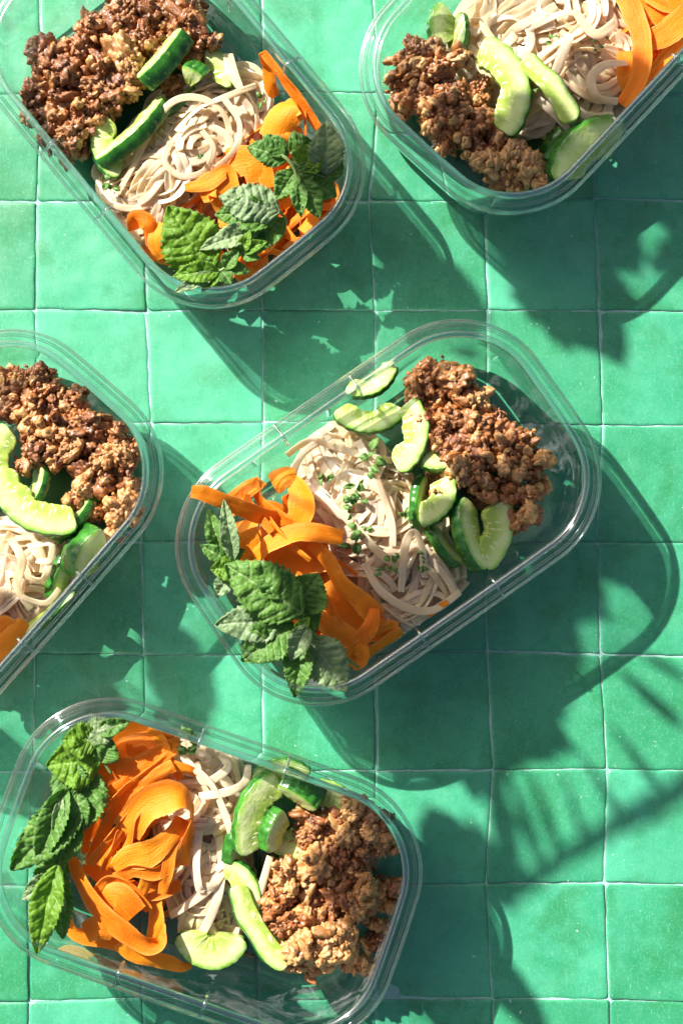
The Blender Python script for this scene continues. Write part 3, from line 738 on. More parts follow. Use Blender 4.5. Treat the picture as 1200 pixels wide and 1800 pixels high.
carrot('C', [(425, 915, 122, 62, 10), (432, 945, 124, 60, 10), (440, 985, 112, 46, 0)], 'wide flat carrot slice behind the mint of the centre container')
carrot('C', [(448, 984, 122, 30, -26), (472, 956, 140, 36, -24), (515, 938, 148, 36, -20), (560, 938, 146, 34, -10), (602, 946, 128, 30, 0)], 'pale topmost carrot ribbon bent across the centre container')
carrot('C', [(480, 1000, 106, 66, 0), (530, 985, 112, 68, 10), (580, 975, 108, 56, 0)], 'wide red orange carrot slice under the top ribbon of the centre container')
carrot('C', [(545, 955, 132, 26, 20), (575, 985, 136, 32, 26), (598, 1025, 138, 34, 24), (640, 1062, 134, 38, 10), (662, 1088, 124, 34, 0)], 'long carrot ribbon running down beside the noodles of the centre container')
carrot('C', [(570, 965, 124, 12, 40), (600, 990, 124, 14, 60), (625, 1010, 112, 16, 60)], 'thin carrot sliver along the noodles of the centre container')
carrot('C', [(565, 1030, 112, 50, 0), (590, 1065, 114, 60, 8), (630, 1100, 108, 50, 0), (700, 1112, 92, 34, 0)], 'wide carrot slice in the lower centre carrot heap')
carrot('C', [(655, 1070, 132, 22, 20), (650, 1100, 136, 28, 0), (630, 1130, 128, 28, -10), (615, 1145, 116, 22, 0)], 'short carrot strap bridging the lower heap of the centre container')
carrot('C', [(560, 1085, 122, 30, 10), (590, 1110, 128, 42, 10), (628, 1135, 126, 32, 10), (642, 1170, 120, 22, 20), (636, 1204, 108, 20, 10)], 'carrot ribbon trailing to the lower wall of the centre container')
carrot('C', [(575, 1135, 96, 26, 30), (615, 1168, 102, 26, 40), (665, 1150, 100, 28, 40), (706, 1110, 92, 24, 30)], 'carrot loop at the lower wall of the centre container')
carrot('C', [(425, 862, 136, 14, 20), (450, 900, 142, 16, 30), (478, 935, 146, 14, 10)], 'slim carrot strip on top of the upper left carrot heap, centre container')
carrot('C', [(520, 1010, 122, 18, 20), (560, 1040, 128, 22, 30), (590, 1085, 128, 20, 20), (600, 1130, 118, 16, 10)], 'slim carrot strip in the lower centre carrot heap')
carrot('C', [(600, 1175, 112, 14, 0), (620, 1140, 124, 16, 20), (655, 1115, 124, 16, 30), (690, 1095, 112, 14, 10)], 'narrow carrot strip crossing above the lower wall of the centre container')
carrot('C', [(470, 905, 140, 12, 30), (500, 950, 144, 14, 20), (545, 985, 142, 12, 40)], 'thin carrot sliver below the petal shaped piece, centre container')
carrot('C', [(752, 1082, 88, 12, 10), (772, 1072, 92, 13, 10), (790, 1062, 92, 8, 0)], 'tiny carrot chip at the lower end of the centre noodles')
carrot('C', [(540, 1180, 70, 30, 0), (580, 1200, 72, 30, 0), (620, 1190, 60, 24, 0)])
sprig('C', 'large mint sprig lying over the lower left end of the centre container', [
    ((532, 1078, 168), (396, 992, 172), 104, dict(fold=10, arch=.10)),
    ((520, 1075, 158), (560, 1008, 160), 84, dict(fold=8, arch=.05)),
    ((505, 1050, 172), (448, 985, 176), 56, dict(fold=18, arch=.14)),
    ((505, 1090, 160), (378, 1098, 166), 74, dict(fold=8, arch=.12, m='leaf_pale')),
    ((515, 1095, 156), (425, 1162, 158), 82, dict(fold=22, arch=.15, m='leaf')),
    ((540, 1098, 172), (510, 1162, 170), 46, dict(fold=30, arch=.2, m='leaf_pale')),
    ((545, 1120, 150), (608, 1216, 156), 80, dict(fold=6, arch=.06, m='leaf_pale')),
    ((530, 1120, 150), (518, 1226, 156), 60, dict(fold=30, arch=.1)),
    ((522, 1110, 166), (545, 1085, 176), 26, dict(fold=24, m='leaf_bright')),
    ((560, 1130, 148), (585, 1165, 148), 60, dict(fold=0)),
    ((520, 1085, 140), (565, 1070, 140), 76, dict(fold=0)),
    ((440, 1105, 150), (470, 1165, 146), 60, dict(fold=12, m='leaf_bright')),
    ], [([(498, 1060, 160), (530, 1092, 162), (560, 1122, 156), (632, 1174, 140)], 3.4), ([(532, 1078, 166), (535, 1095, 162), (545, 1110, 158)], 2.2)])
sprig('C', 'narrow crinkled mint leaves at the left wall of the centre container', [
    ((412, 985, 158), (394, 878, 172), 44, dict(fold=42, arch=.08, m='leaf_pale')),
    ((392, 975, 140), (366, 895, 148), 42, dict(fold=30)),
    ((400, 985, 150), (352, 958, 152), 34, dict(fold=30)),
    ((415, 1000, 150), (370, 1000, 156), 46, dict(fold=20, m='leaf_bright')),
    ((400, 985, 150), (430, 965, 156), 30, dict(fold=30)),
    ((405, 1010, 140), (380, 1050, 140), 36, dict(fold=20, m='leaf_pale')),
    ], [([(400, 960, 150), (412, 985, 150), (425, 1010, 146)], 2.6)])

# ================================================================== TOP LEFT container
mince('TL', [(82, 98, 28, 10), (112, 95, 26, 2), (66, 160, 24, -2), (96, 150, 28, 4), (124, 128, 32, 8), (72, 205, 24, -10), (100, 205, 30, -4), (128, 175, 30, 4), (132, 232, 24, 2), (130, 262, 22, -14), (95, 238, 22, -16),
    (150, 90, 28, 4), (160, 50, 24, 6), (190, 50, 30, 8), (215, 25, 28, 4), (240, 10, 24, 4), (235, 60, 28, 0), (268, 30, 30, 6), (262, 70, 26, 0), (300, 18, 26, 4), (310, 55, 30, 6), (335, 30, 24, 4), (345, 60, 26, 2), (376, 72, 15, 0),
    (218, 108, 38, 14, 1, 'largest rounded paler lump of mince in the top left pile'), (180, 118, 28, 8), (205, 158, 34, 2), (232, 150, 22, 0, 1), (165, 155, 26, 2), (180, 195, 28, -8), (150, 205, 24, -10, 0), (290, 90, 28, -4), (345, 95, 22, -12), (300, 150, 20, -20), (128, 240, 20, 8), (160, 232, 22, -20), (282, -6, 22, 0)],
    5, 22, 300, 112)
noodles('TL', 322, 275, 190, 92, 135, 105, 118, 9, 'dense nest of creamy flat noodles in the top left container', 13.5, spread=48,
    extra=[[(205, 345, 96, 12, 0), (235, 290, 112, 13, 10), (270, 220, 122, 14, 20), (305, 178, 126, 14, 10), (350, 172, 128, 14, -10), (390, 195, 124, 13, 0), (405, 235, 118, 12, 0)],
           [(450, 150, 112, 12, 0), (410, 165, 124, 13, 10), (350, 190, 126, 12, 20), (310, 230, 122, 12, 0)],
           [(395, 175, 128, 13, 30), (420, 215, 128, 14, 20), (415, 260, 122, 13, 10), (375, 300, 114, 13, 0), (330, 330, 104, 12, 0)],
           [(300, 250, 124, 12, 20), (290, 285, 122, 13, 0), (320, 310, 118, 13, 20), (360, 300, 118, 13, 0), (375, 260, 122, 12, 10), (355, 230, 124, 12, 0)],
           [(180, 355, 84, 11, 0), (215, 360, 96, 12, 10), (250, 345, 104, 13, 20), (300, 340, 104, 13, 0)],
           [(205, 380, 84, 11, 0), (225, 345, 100, 13, 10), (255, 320, 110, 13, 20), (330, 300, 112, 12, 0)],
           [(400, 95, 104, 22, 10), (410, 130, 116, 22, 20), (425, 160, 118, 13, 0)]])
for k, (x, y) in enumerate([(355, 272), (462, 176), (190, 322)]):
    fleck('TL', x, y, 128 if k == 0 else 110, 9+k*3, ['tiny mint fleck in the middle of the top left noodles', 'mint scrap at the upper right end of the top left noodles', 'mint scrap at the left end of the top left noodles'][k], 2, 60+k)
cuke('TL', 290, 105, 128, 40, 58, 96, 50, -38, 38, 32, 'cucumber slice leaning on the mince with ridged skin to the right, top left container')
cuke('TL', 236, 236, 112, 46, 55, 120, 76, -42, 42, 26, 'long cucumber slice wedged between mince and noodles of the top left container')
cuke('TL', 190, 262, 98, 165, 8, 74, 34, -55, 50, 18, 'flat pale cucumber crescent at the left end of the top left noodles')
cuke('TL', 342, 130, 124, -60, 50, 44, 10, -30, 30, 30, 'short bright cucumber block beside the mince of the top left container')
cuke('TL', 385, 122, 92, -30, 10, 50, 14, -60, 60, 18, 'pale cucumber piece behind the short block in the top left container')
cuke('TL', 300, 185, 80, 60, 55, 70, 30, -50, 50, 20, 'dark cucumber slice half buried beneath the top left noodles')
carrot_fill('TL', 400, 345, 190, 66, -43, 40, 26, 96, (12, 32), seed=8)
carrot_fill('TL', 520, 375, 90, 70, -48, 20, 26, 96, (14, 36), seed=88)
carrot_fill('TL', 445, 435, 75, 30, -42, 16, 70, 118, (16, 32), seed=90)
carrot('TL', [(478, 78, 148, 16, 0), (476, 110, 128, 24, 20), (474, 150, 108, 24, 10), (484, 170, 96, 18, 0)], 'upright carrot strip leaning on the right wall of the top left container')
carrot('TL', [(482, 78, 152, 14, 30), (505, 118, 146, 17, 30), (530, 170, 132, 18, 20), (560, 226, 116, 16, 10)], 'long straight carrot strip slanting down the right wall of the top left container')
carrot('TL', [(478, 248, 112, 60, 0), (500, 205, 132, 66, -10), (522, 180, 134, 58, -30), (535, 200, 116, 46, -60)], 'broad folded carrot piece at the right of the top left noodles')
carrot('TL', [(495, 260, 112, 34, 20), (505, 235, 126, 34, 0), (528, 240, 116, 28, 20)], 'small carrot curl under the broad fold of the top left container')
carrot('TL', [(536, 190, 124, 3.5, 0), (537, 220, 130, 5, 0), (536, 262, 118, 6, 0)], 'hair thin carrot thread standing near the mint of the top left container')
carrot('TL', [(325, 330, 120, 16, 10), (362, 322, 124, 30, 0), (400, 300, 122, 26, 10), (412, 345, 112, 34, 20)], 'light carrot ribbon across the lower edge of the top left noodles')
carrot('TL', [(350, 340, 116, 50, 10), (385, 325, 122, 56, -10), (402, 372, 108, 44, 10)], 'wide carrot slice between noodles and mint, top left container')
carrot('TL', [(400, 290, 112, 60, 0), (440, 285, 120, 50, 10), (455, 320, 112, 40, 0)], 'pinkish carrot slice beside the mint sprig of the top left container')
carrot('TL', [(440, 250, 116, 20, 40), (462, 282, 124, 30, 30), (470, 330, 112, 30, 10)])
carrot('TL', [(235, 405, 96, 26, 40), (240, 385, 112, 34, 30), (262, 395, 112, 30, 0), (268, 430, 96, 24, -20)], 'carrot curl at the lower left corner of the top left container')
carrot('TL', [(290, 395, 112, 30, 20), (275, 420, 112, 34, 10), (285, 455, 98, 24, 0)])
carrot('TL', [(240, 440, 72, 8, 30), (262, 460, 76, 10, 30), (300, 462, 80, 10, 10)])
carrot('TL', [(590, 240, 100, 26, 60), (602, 275, 108, 24, 60), (598, 310, 96, 22, 60)], 'carrot curl tucked between mint and the end wall of the top left container')
carrot('TL', [(300, 380, 104, 40, 0), (330, 400, 108, 44, 0), (380, 420, 96, 40, 0)])
sprig('TL', 'leafy mint sprig with a pale stem near the right end of the top left container', [
    ((505, 282, 168), (434, 258, 168), 52, dict(fold=16, arch=.1)),
    ((505, 278, 168), (462, 238, 170), 40, dict(fold=26)),
    ((520, 300, 172), (486, 352, 170), 50, dict(fold=22, arch=.08)),
    ((525, 300, 166), (560, 262, 166), 62, dict(fold=10, m='leaf_bright')),
    ((515, 290, 164), (545, 330, 162), 60, dict(fold=8)),
    ((575, 308, 158), (572, 214, 174), 66, dict(fold=18, arch=.10, m='leaf_pale')),
    ((570, 320, 150), (590, 262, 158), 54, dict(fold=10)),
    ((522, 320, 176), (530, 382, 174), 36, dict(fold=30)),
    ((530, 318, 172), (562, 384, 168), 50, dict(fold=26)),
    ((540, 320, 150), (592, 345, 148), 56, dict(fold=10)),
    ((510, 270, 150), (552, 250, 156), 60, dict(fold=14)),
    ], [([(484, 268, 172), (505, 280, 176), (518, 300, 178), (524, 328, 178)], 3.6), ([(512, 285, 172), (540, 300, 168), (572, 312, 162)], 2.4)])
sprig('TL', 'serrated yellow green mint leaf lit from behind in the top left container', [
    ((368, 478, 150), (296, 362, 172), 112, dict(fold=4, arch=.04, m='leaf_bright'))], [([(368, 478, 150), (385, 488, 146)], 2.2)], 'mint_leaf_on_stalk')
sprig('TL', 'folded mint leaves in the middle of the lower edge, top left container', [
    ((492, 372, 160), (385, 345, 166), 78, dict(fold=-14, arch=.10, m='leaf_pale')),
    ((485, 385, 150), (378, 378, 150), 66, dict(fold=20)),
    ((455, 405, 152), (350, 440, 158), 44, dict(fold=20, m='leaf_pale')),
    ((470, 400, 140), (415, 420, 140), 60, dict(fold=10)),
    ((500, 385, 136), (440, 450, 136), 44, dict(fold=10))], [([(492, 372, 156), (500, 400, 140), (430, 460, 136)], 2.4)])
sprig('TL', 'cluster of tiny bright mint leaves at the lower rim, top left container', [
    ((385, 478, 158), (304, 486, 164), 42, dict(fold=18, m='leaf_bright')), ((380, 482, 158), (306, 515, 160), 28, dict(fold=22, m='leaf_pale')), ((385, 480, 156), (355, 512, 160), 26, dict(fold=20, m='leaf_bright')),
    ((390, 478, 158), (408, 500, 158), 30, dict(fold=20)), ((395, 472, 158), (420, 440, 166), 34, dict(fold=26)), ((425, 445, 160), (440, 405, 172), 26, dict(fold=26, m='leaf_bright')), ((425, 445, 160), (470, 425, 166), 26, dict(fold=26, m='leaf_bright')),
    ((425, 450, 160), (458, 455, 162), 22, dict(fold=20)), ((420, 450, 158), (400, 428, 166), 24, dict(fold=24, m='leaf_bright')), ((400, 470, 158), (440, 478, 156), 26, dict(fold=20)), ((395, 475, 150), (350, 462, 150), 30, dict(fold=20))],
    [([(375, 482, 154), (400, 468, 158), (428, 442, 164), (440, 425, 168)], 2.6)])

# ================================================================== TOP RIGHT container
mince('TR', [(742, 98, 30, 8), (712, 105, 22, 0), (765, 95, 22, 4), (700, 140, 24, -8), (735, 140, 32, 0), (770, 130, 26, 6), (715, 178, 26, -12), (750, 180, 28, -2), (790, 170, 28, 6), (785, 205, 26, 2), (760, 215, 24, -10), (812, 100, 15, 16),
    (812, 195, 24, 0), (820, 235, 28, -2), (785, 245, 24, -14), (850, 215, 24, -6), (855, 282, 30, 4, 1, 'flat golden piece of mince at the lower rim of the top right container'), (905, 272, 26, 8, 1), (925, 292, 28, 4, 1), (885, 310, 24, -8), (945, 318, 16, -4, 1), (880, 245, 20, 0), (835, 265, 22, -8), (905, 320, 20, -14), (835, 165, 26, -14)],
    7, 16, 230, 112)
noodles('TR', 955, 85, 150, 135, 50, 84, 112, 14, 'heap of glossy broad noodles under a cucumber strip in the top right container', 16, spread=50,
    extra=[[(860, 10, 112, 18, 20), (850, 45, 116, 18, 10), (880, 80, 118, 18, 0), (905, 60, 116, 18, 0)],
           [(1080, 40, 116, 20, 0), (1045, 60, 124, 20, 20), (1010, 20, 122, 18, 0)],
           [(1100, 110, 112, 17, 20), (1060, 115, 126, 19, 0), (1038, 140, 128, 19, 20), (1050, 172, 122, 17, 40), (1085, 178, 112, 15, 20)],
           [(1000, 60, 120, 22, 0), (990, 90, 124, 22, 10), (975, 130, 118, 20, 0)],
           [(945, 175, 112, 16, 0), (975, 200, 116, 18, 10), (1000, 228, 104, 18, 0)],
           [(1010, 190, 112, 16, 30), (1035, 205, 116, 17, 10), (1080, 205, 104, 16, 0)]])
for k, (x, y) in enumerate([(965, 75), (1045, 85), (940, 165)]):
    fleck('TR', x, y, 122, 11-k, ['mint fleck above the cucumber strip on the top right noodles', 'mint fleck to the right of the cucumber strip, top right noodles', 'mint fleck under the cucumber strip, top right noodles'][k], 2, 80+k)
cuke('TR', 888, 152, 124, -14, 8, 112, 62, -54, 54, 19, 'big cucumber crescent curving between mince and noodles, top right container')
cuke('TR', 776, 48, 96, 185, 24, 70, 26, -36, 36, 17, 'cucumber wedge at the upper left wall of the top right container')
cuke('TR', 806, 60, 92, 5, 40, 62, 30, -38, 38, 15, 'second cucumber wedge next to the mince, top right container')
cuke('TR', 967, 155, 136, -37, 6, 250, 214, -17, 17, 13, 'straight cucumber strip lying on top of the top right noodles')
cuke('TR', 1028, 262, 108, -128, 34, 96, 30, -58, 58, 22, 'large cucumber slice leaning on the lower right wall, top right container')
cuke('TR', 1000, 240, 76, -120, 60, 70, 30, -58, 58, 18, 'cucumber slice below the noodles near the lower rim, top right container')
carrot_fill('TR', 1190, 60, 150, 110, -46, 26, 26, 92, (20, 40), seed=12)
carrot('TR', [(1085, -30, 118, 36, 0), (1112, 20, 132, 38, 10), (1128, 80, 136, 36, 20), (1122, 140, 126, 34, 20), (1098, 190, 104, 26, 10)], 'long carrot ribbon hanging along the noodles of the top right container')
carrot('TR', [(1125, 75, 128, 38, 0), (1165, 62, 134, 46, 0), (1215, 20, 132, 46, 0)], 'wide carrot ribbon reaching the right edge, top right container')
carrot('TR', [(1130, -10, 122, 40, 20), (1165, 30, 118, 40, 20), (1205, 80, 110, 36, 10)], 'carrot ribbon crossing under the wide one, top right container')
carrot('TR', [(1140, 160, 92, 34, 50), (1165, 110, 104, 34, 40), (1200, 70, 110, 30, 20)])
carrot('TR', [(1100, 90, 104, 40, 0), (1105, 140, 106, 40, 10), (1130, 175, 84, 26, 0)])
carrot('TR', [(1165, 160, 112, 10, 0), (1190, 115, 120, 12, 0), (1215, 95, 120, 12, 0)])
carrot('TR', [(1140, -20, 122, 50, 0), (1175, 0, 124, 50, 0), (1220, -10, 120, 50, 0)])

# ================================================================== LEFT container
mince('L', [(18, 675, 24, 0), (45, 668, 22, 4), (70, 668, 24, 6), (92, 690, 24, 2), (30, 705, 28, 2), (62, 705, 28, 6), (98, 725, 26, 4), (130, 700, 24, 0), (140, 735, 26, 0), (12, 720, 20, -6), (60, 748, 28, 8, 1), (95, 765, 26, 6, 1), (65, 795, 28, 8), (92, 805, 24, 2), (40, 820, 14, 6),
    (130, 770, 26, 4), (160, 745, 34, 6), (175, 778, 28, 0), (125, 790, 20, 8, 1), (195, 765, 24, -4), (205, 795, 26, 0, 1), (178, 808, 24, 6, 1), (225, 818, 20, -2), (228, 790, 22, -12), (150, 830, 24, 0), (180, 848, 22, 2), (150, 858, 18, 6, 1), (130, 880, 16, 0),
    (214, 892, 36, 10, 1, 'large pale nubby lump of mince nearest the rounded corner, left edge container'), (200, 940, 16, -4, 1), (228, 855, 22, -10), (165, 890, 22, -14)],
    13, 18, 240, 110)
noodles('L', 30, 1020, 85, 95, 0, 46, 104, 21, 'nest of flat noodles at the left edge below the cucumber', 13.5, spread=60,
    extra=[[(60, 960, 112, 12, 0), (90, 955, 120, 13, 10), (88, 985, 118, 13, 20), (65, 985, 110, 12, 0)],
           [(20, 950, 112, 16, 0), (40, 985, 120, 18, 0), (30, 1030, 116, 16, 10), (55, 1070, 104, 13, 0)],
           [(40, 1010, 116, 14, 0), (75, 1020, 118, 16, 20), (88, 985, 112, 14, 0)],
           [(40, 1050, 112, 12, 0), (80, 1060, 112, 12, 10), (105, 1035, 104, 11, 0)]])
cuke('L', 58, 890, 126, 122, 8, 116, 66, -52, 48, 18, 'big bright cucumber crescent below the mince, left edge container')
cuke('L', 5, 815, 116, 172, 10, 80, 36, -60, 60, 20, 'cucumber slice cut by the photo edge, left edge container')
cuke('L', 150, 970, 112, 205, 44, 66, 20, -48, 48, 46, 'cucumber slice with pale oval face by the lower rim, left edge container')
cuke('L', 108, 1010, 84, 200, 60, 70, 34, -44, 44, 20, 'cucumber slice showing wet ridged skin beside the noodles, left edge container')
cuke('L', 66, 858, 104, 20, 50, 62, 26, -50, 50, 16, 'small cucumber slice inside the curve of the big crescent, left edge container')
cuke('L', 135, 905, 92, 40, 60, 72, 30, -60, 60, 18, 'dark cucumber slice under the mince, left edge container')
cuke('L', 85, 1082, 96, 50, 40, 260, 236, -14, 14, 14, 'thin cucumber strip along the lower rim, left edge container')
carrot_fill('L', 0, 1140, 80, 55, -45, 20, 26, 104, (18, 36), seed=16)
carrot('L', [(-20, 1150, 112, 40, 0), (20, 1125, 116, 42, 10), (45, 1095, 104, 36, 20)], 'wide carrot ribbon at the left edge container, nearest the noodles')
carrot('L', [(-20, 1110, 112, 30, 0), (10, 1100, 114, 34, 10), (30, 1120, 104, 30, 0)])
carrot('L', [(-20, 1175, 104, 34, 0), (15, 1155, 106, 34, 10), (45, 1130, 92, 30, 20)])

# ================================================================== BOTTOM LEFT container
mince('B', [(622, 1418, 22, 10, 1), (590, 1435, 24, -4), (560, 1450, 24, -2), (540, 1440, 20, -4), (535, 1470, 22, -6), (650, 1450, 24, 4, 1), (668, 1445, 20, 6), (672, 1480, 24, 0, 1), (610, 1465, 24, 6, 1), (640, 1490, 24, -4), (600, 1500, 26, -6), (575, 1480, 22, -8),
    (548, 1520, 34, 12, 1, 'arched golden piece of mince in the middle of the bottom left pile'), (500, 1535, 24, 8, 1), (490, 1570, 26, 0), (510, 1560, 20, 8, 1), (480, 1600, 22, 0), (545, 1575, 28, -10), (590, 1550, 28, -6), (640, 1560, 24, 6, 1), (622, 1590, 24, 6, 1), (600, 1570, 24, 0),
    (580, 1600, 24, -6), (545, 1610, 24, -4), (500, 1625, 24, 2), (575, 1640, 26, 8, 1), (605, 1640, 22, 4, 1), (530, 1660, 36, 14, 1, 'largest golden lump of mince at the lower end of the bottom left pile'), (565, 1675, 32, 6, 1), (600, 1672, 18, 0, 1), (515, 1690, 22, -2, 1), (555, 1700, 18, -10), (470, 1580, 18, -6), (625, 1530, 24, -8),
    (672, 1590, 14, -58, 1), (664, 1625, 15, -62, 1), (668, 1565, 12, -50, 1), (655, 1660, 12, -70), (640, 1695, 14, -78, 1), (630, 1700, 10, -80), (690, 1560, 10, -50)],  # low lumps by the wall, added for mince mirrored in it
    17, 18, 280, 112)
noodles('B', 362, 1478, 185, 66, 88, 78, 110, 31, 'slack hanging noodles between carrot and cucumber in the bottom left container', 15, spread=22,
    extra=[[(318, 1325, 112, 13, 0), (335, 1345, 120, 15, 10), (375, 1385, 122, 15, 10), (405, 1460, 118, 15, 0), (408, 1500, 112, 15, 10), (380, 1530, 104, 14, 0)],
           [(350, 1400, 118, 16, 0), (400, 1392, 124, 17, 0), (430, 1375, 122, 16, 0), (438, 1340, 116, 14, 0)],
           [(350, 1460, 114, 16, 20), (345, 1520, 118, 17, 0), (352, 1565, 112, 15, 30), (362, 1540, 104, 14, 0)],
           [(300, 1610, 84, 15, 0), (330, 1590, 100, 17, 0), (370, 1560, 106, 17, 10), (400, 1520, 104, 16, 0)],
           [(390, 1320, 112, 15, 0), (400, 1350, 118, 17, 0), (360, 1375, 118, 16, 0), (345, 1340, 112, 14, 0)],
           [(350, 1650, 78, 18, 0), (375, 1600, 98, 18, 0), (390, 1540, 102, 17, 0), (385, 1470, 104, 16, 0)]])
noodle_bit = strip('noodle_end', catmull([[*P(x, y, z), w_, r_] for x, y, z, w_, r_ in [(475, 1505, 110, 12, 0), (465, 1540, 114, 13, 10), (456, 1572, 112, 15, 0)]], 6), M['noodle'], th=4, kind='round', taper=False)
tag(noodle_bit, 'single short noodle end lying on the cucumber, bottom left container', 'noodle')
cuke('B', 492, 1362, 106, -100, 10, 60, 20, -62, 62, 20, 'rounded cucumber slice under the upper rim, bottom left container')
cuke('B', 530, 1388, 124, -58, 62, 62, 24, -40, 40, 38, 'cucumber slice with dark skin upward near the upper rim, bottom left container')
cuke('B', 566, 1400, 104, -78, -15, 76, 34, -48, 48, 18, 'yellow lit cucumber slice beside the mince, bottom left container')
cuke('B', 448, 1428, 122, 200, 24, 112, 66, -42, 42, 22, 'tall cucumber slice with skin to the left beside the noodles, bottom left container')
cuke('B', 418, 1470, 100, 198, 60, 84, 46, -36, 36, 20, 'dark green skinned cucumber edge next to the noodles, bottom left container')
cuke('B', 480, 1458, 118, 198, 44, 60, 24, -40, 40, 28, 'short cucumber slice in the middle of the bottom left container')
cuke('B', 520, 1480, 92, 90, 6, 62, 22, -60, 60, 16, 'shaded cucumber slice beneath the mince, bottom left container')
cuke('B', 452, 1632, 120, 148, 14, 320, 284, -15, 15, 16, 'long straight cucumber stick pointing to the lower rim, bottom left container')
cuke('B', 428, 1556, 104, -30, 12, 60, 24, -60, 60, 16, 'cucumber slice beneath the long stick, bottom left container')
cuke('B', 462, 1604, 96, -32, 20, 100, 66, -50, 50, 16, 'dim cucumber slice right of the long stick, bottom left container')
cuke('B', 372, 1662, 84, 95, -6, 64, 10, -82, 82, 18, 'half round cucumber slice at the lower end of the noodles, bottom left container')
carrot_fill('B', 235, 1465, 172, 84, 75, 38, 26, 92, (14, 32), seed=22)
carrot('B', [(195, 1305, 96, 43, 0), (240, 1278, 108, 48, 10), (300, 1290, 112, 34, 20), (318, 1282, 104, 17, 20)], 'red orange carrot slice at the top of the bottom left tangle')
carrot('B', [(205, 1325, 112, 43, 20), (240, 1310, 120, 43, 0), (300, 1300, 116, 31, 0)])
carrot('B', [(163, 1372, 138, 38, 14), (195, 1352, 146, 40, 10), (240, 1348, 142, 38, 0), (290, 1322, 128, 31, 0), (318, 1300, 112, 26, 0)], 'square ended carrot ribbon at the upper left of the bottom tangle')
carrot('B', [(150, 1500, 128, 15, 20), (158, 1450, 136, 22, 24), (185, 1400, 142, 24, 20), (235, 1370, 140, 21, 10), (290, 1335, 130, 19, 0)], 'outermost curved carrot ribbon on the left of the bottom tangle')
carrot('B', [(156, 1512, 136, 17, 30), (178, 1468, 142, 22, 24), (205, 1420, 146, 22, 20), (255, 1375, 146, 22, 10), (305, 1345, 136, 22, 0)], 'second curved carrot ribbon on the left of the bottom tangle')
carrot('B', [(158, 1520, 144, 17, 20), (190, 1480, 148, 21, 30), (222, 1440, 148, 19, 40), (240, 1410, 142, 17, 40)], 'third curved carrot ribbon ending in a rounded tip, bottom tangle')
carrot('B', [(180, 1530, 138, 12, 40), (196, 1500, 144, 17, 50), (215, 1460, 150, 21, 30)], 'narrow carrot ribbon on edge in the middle of the bottom tangle')
carrot('B', [(222, 1462, 150, 53, 0), (252, 1420, 162, 58, -4), (292, 1400, 166, 57, -10), (322, 1402, 158, 48, -40), (338, 1425, 146, 38, -66), (330, 1470, 132, 31, -50), (318, 1520, 118, 29, -20)], 'broad speckled carrot ribbon folded over the top of the bottom tangle')
carrot('B', [(210, 1475, 138, 26, 20), (250, 1450, 148, 29, 26), (295, 1432, 144, 26, 30)], 'carrot ribbon just under the broad fold of the bottom tangle')
carrot('B', [(200, 1525, 142, 21, 0), (225, 1508, 150, 43, 0), (262, 1500, 150, 45, 6), (300, 1470, 144, 31, 10), (320, 1440, 132, 26, 10)], 'bumpy wide carrot ribbon across the middle of the bottom tangle')
carrot('B', [(285, 1572, 138, 15, 10), (294, 1530, 142, 21, 10), (305, 1480, 138, 22, 10), (325, 1440, 130, 22, 0)], 'pale tipped carrot strip hanging down in the bottom tangle')
carrot('B', [(150, 1520, 120, 26, 0), (200, 1550, 126, 29, 0), (270, 1570, 122, 26, 0), (318, 1555, 108, 22, 0)], 'carrot band around the waist of the bottom tangle')
carrot('B', [(178, 1582, 132, 34, 0), (208, 1578, 144, 53, 0), (238, 1608, 138, 52, 0)], 'flat square carrot slice low in the bottom tangle')
carrot('B', [(126, 1500, 142, 14, 10), (142, 1545, 146, 29, 14), (170, 1595, 148, 36, 14), (215, 1635, 146, 36, 10), (258, 1662, 134, 31, 0), (284, 1655, 122, 26, -30), (285, 1625, 112, 22, -40)], 'long wide carrot ribbon crossing the lower left of the bottom tangle')
carrot('B', [(150, 1640, 140, 34, 0), (172, 1632, 146, 40, 0), (200, 1640, 138, 26, 0)], 'squarish carrot end beside the mint of the bottom tangle')
carrot('B', [(120, 1545, 104, 22, 40), (114, 1590, 110, 28, 36), (128, 1640, 106, 29, 20), (180, 1658, 96, 29, 0), (235, 1668, 84, 26, 0)], 'carrot ribbon looping round the lower left of the bottom tangle')
carrot('B', [(270, 1575, 112, 31, 20), (275, 1620, 114, 33, 20), (270, 1655, 96, 26, 0)])
carrot('B', [(205, 1660, 122, 19, 20), (220, 1692, 118, 24, 10), (250, 1712, 106, 29, 0), (285, 1718, 92, 28, 0), (315, 1710, 80, 19, 0), (338, 1697, 70, 9, 0)], 'curled carrot tail pointing right at the lower rim of the bottom left container')
carrot('B', [(195, 1680, 92, 22, 10), (205, 1700, 84, 21, 0), (212, 1706, 76, 14, 0)])
carrot('B', [(262, 1395, 150, 14, 30), (235, 1440, 156, 16, 40), (226, 1480, 150, 14, 20), (212, 1515, 140, 12, 0)], 'slim carrot strip crossing the middle of the bottom tangle')
carrot('B', [(205, 1545, 140, 22, 10), (235, 1530, 150, 26, 20), (275, 1535, 146, 24, 10), (310, 1510, 132, 20, 0)], 'slim carrot ribbon below the middle of the bottom tangle')
carrot('B', [(240, 1590, 126, 20, 0), (256, 1555, 138, 22, 20), (262, 1520, 142, 20, 30), (285, 1490, 136, 18, 10)], 'short steep carrot strip right of the flat square slice, bottom tangle')
carrot('B', [(175, 1435, 150, 16, 50), (205, 1400, 154, 18, 44), (250, 1365, 150, 16, 20), (300, 1325, 134, 16, 10)], 'thin carrot strip lying between the curved ribbons of the bottom tangle')
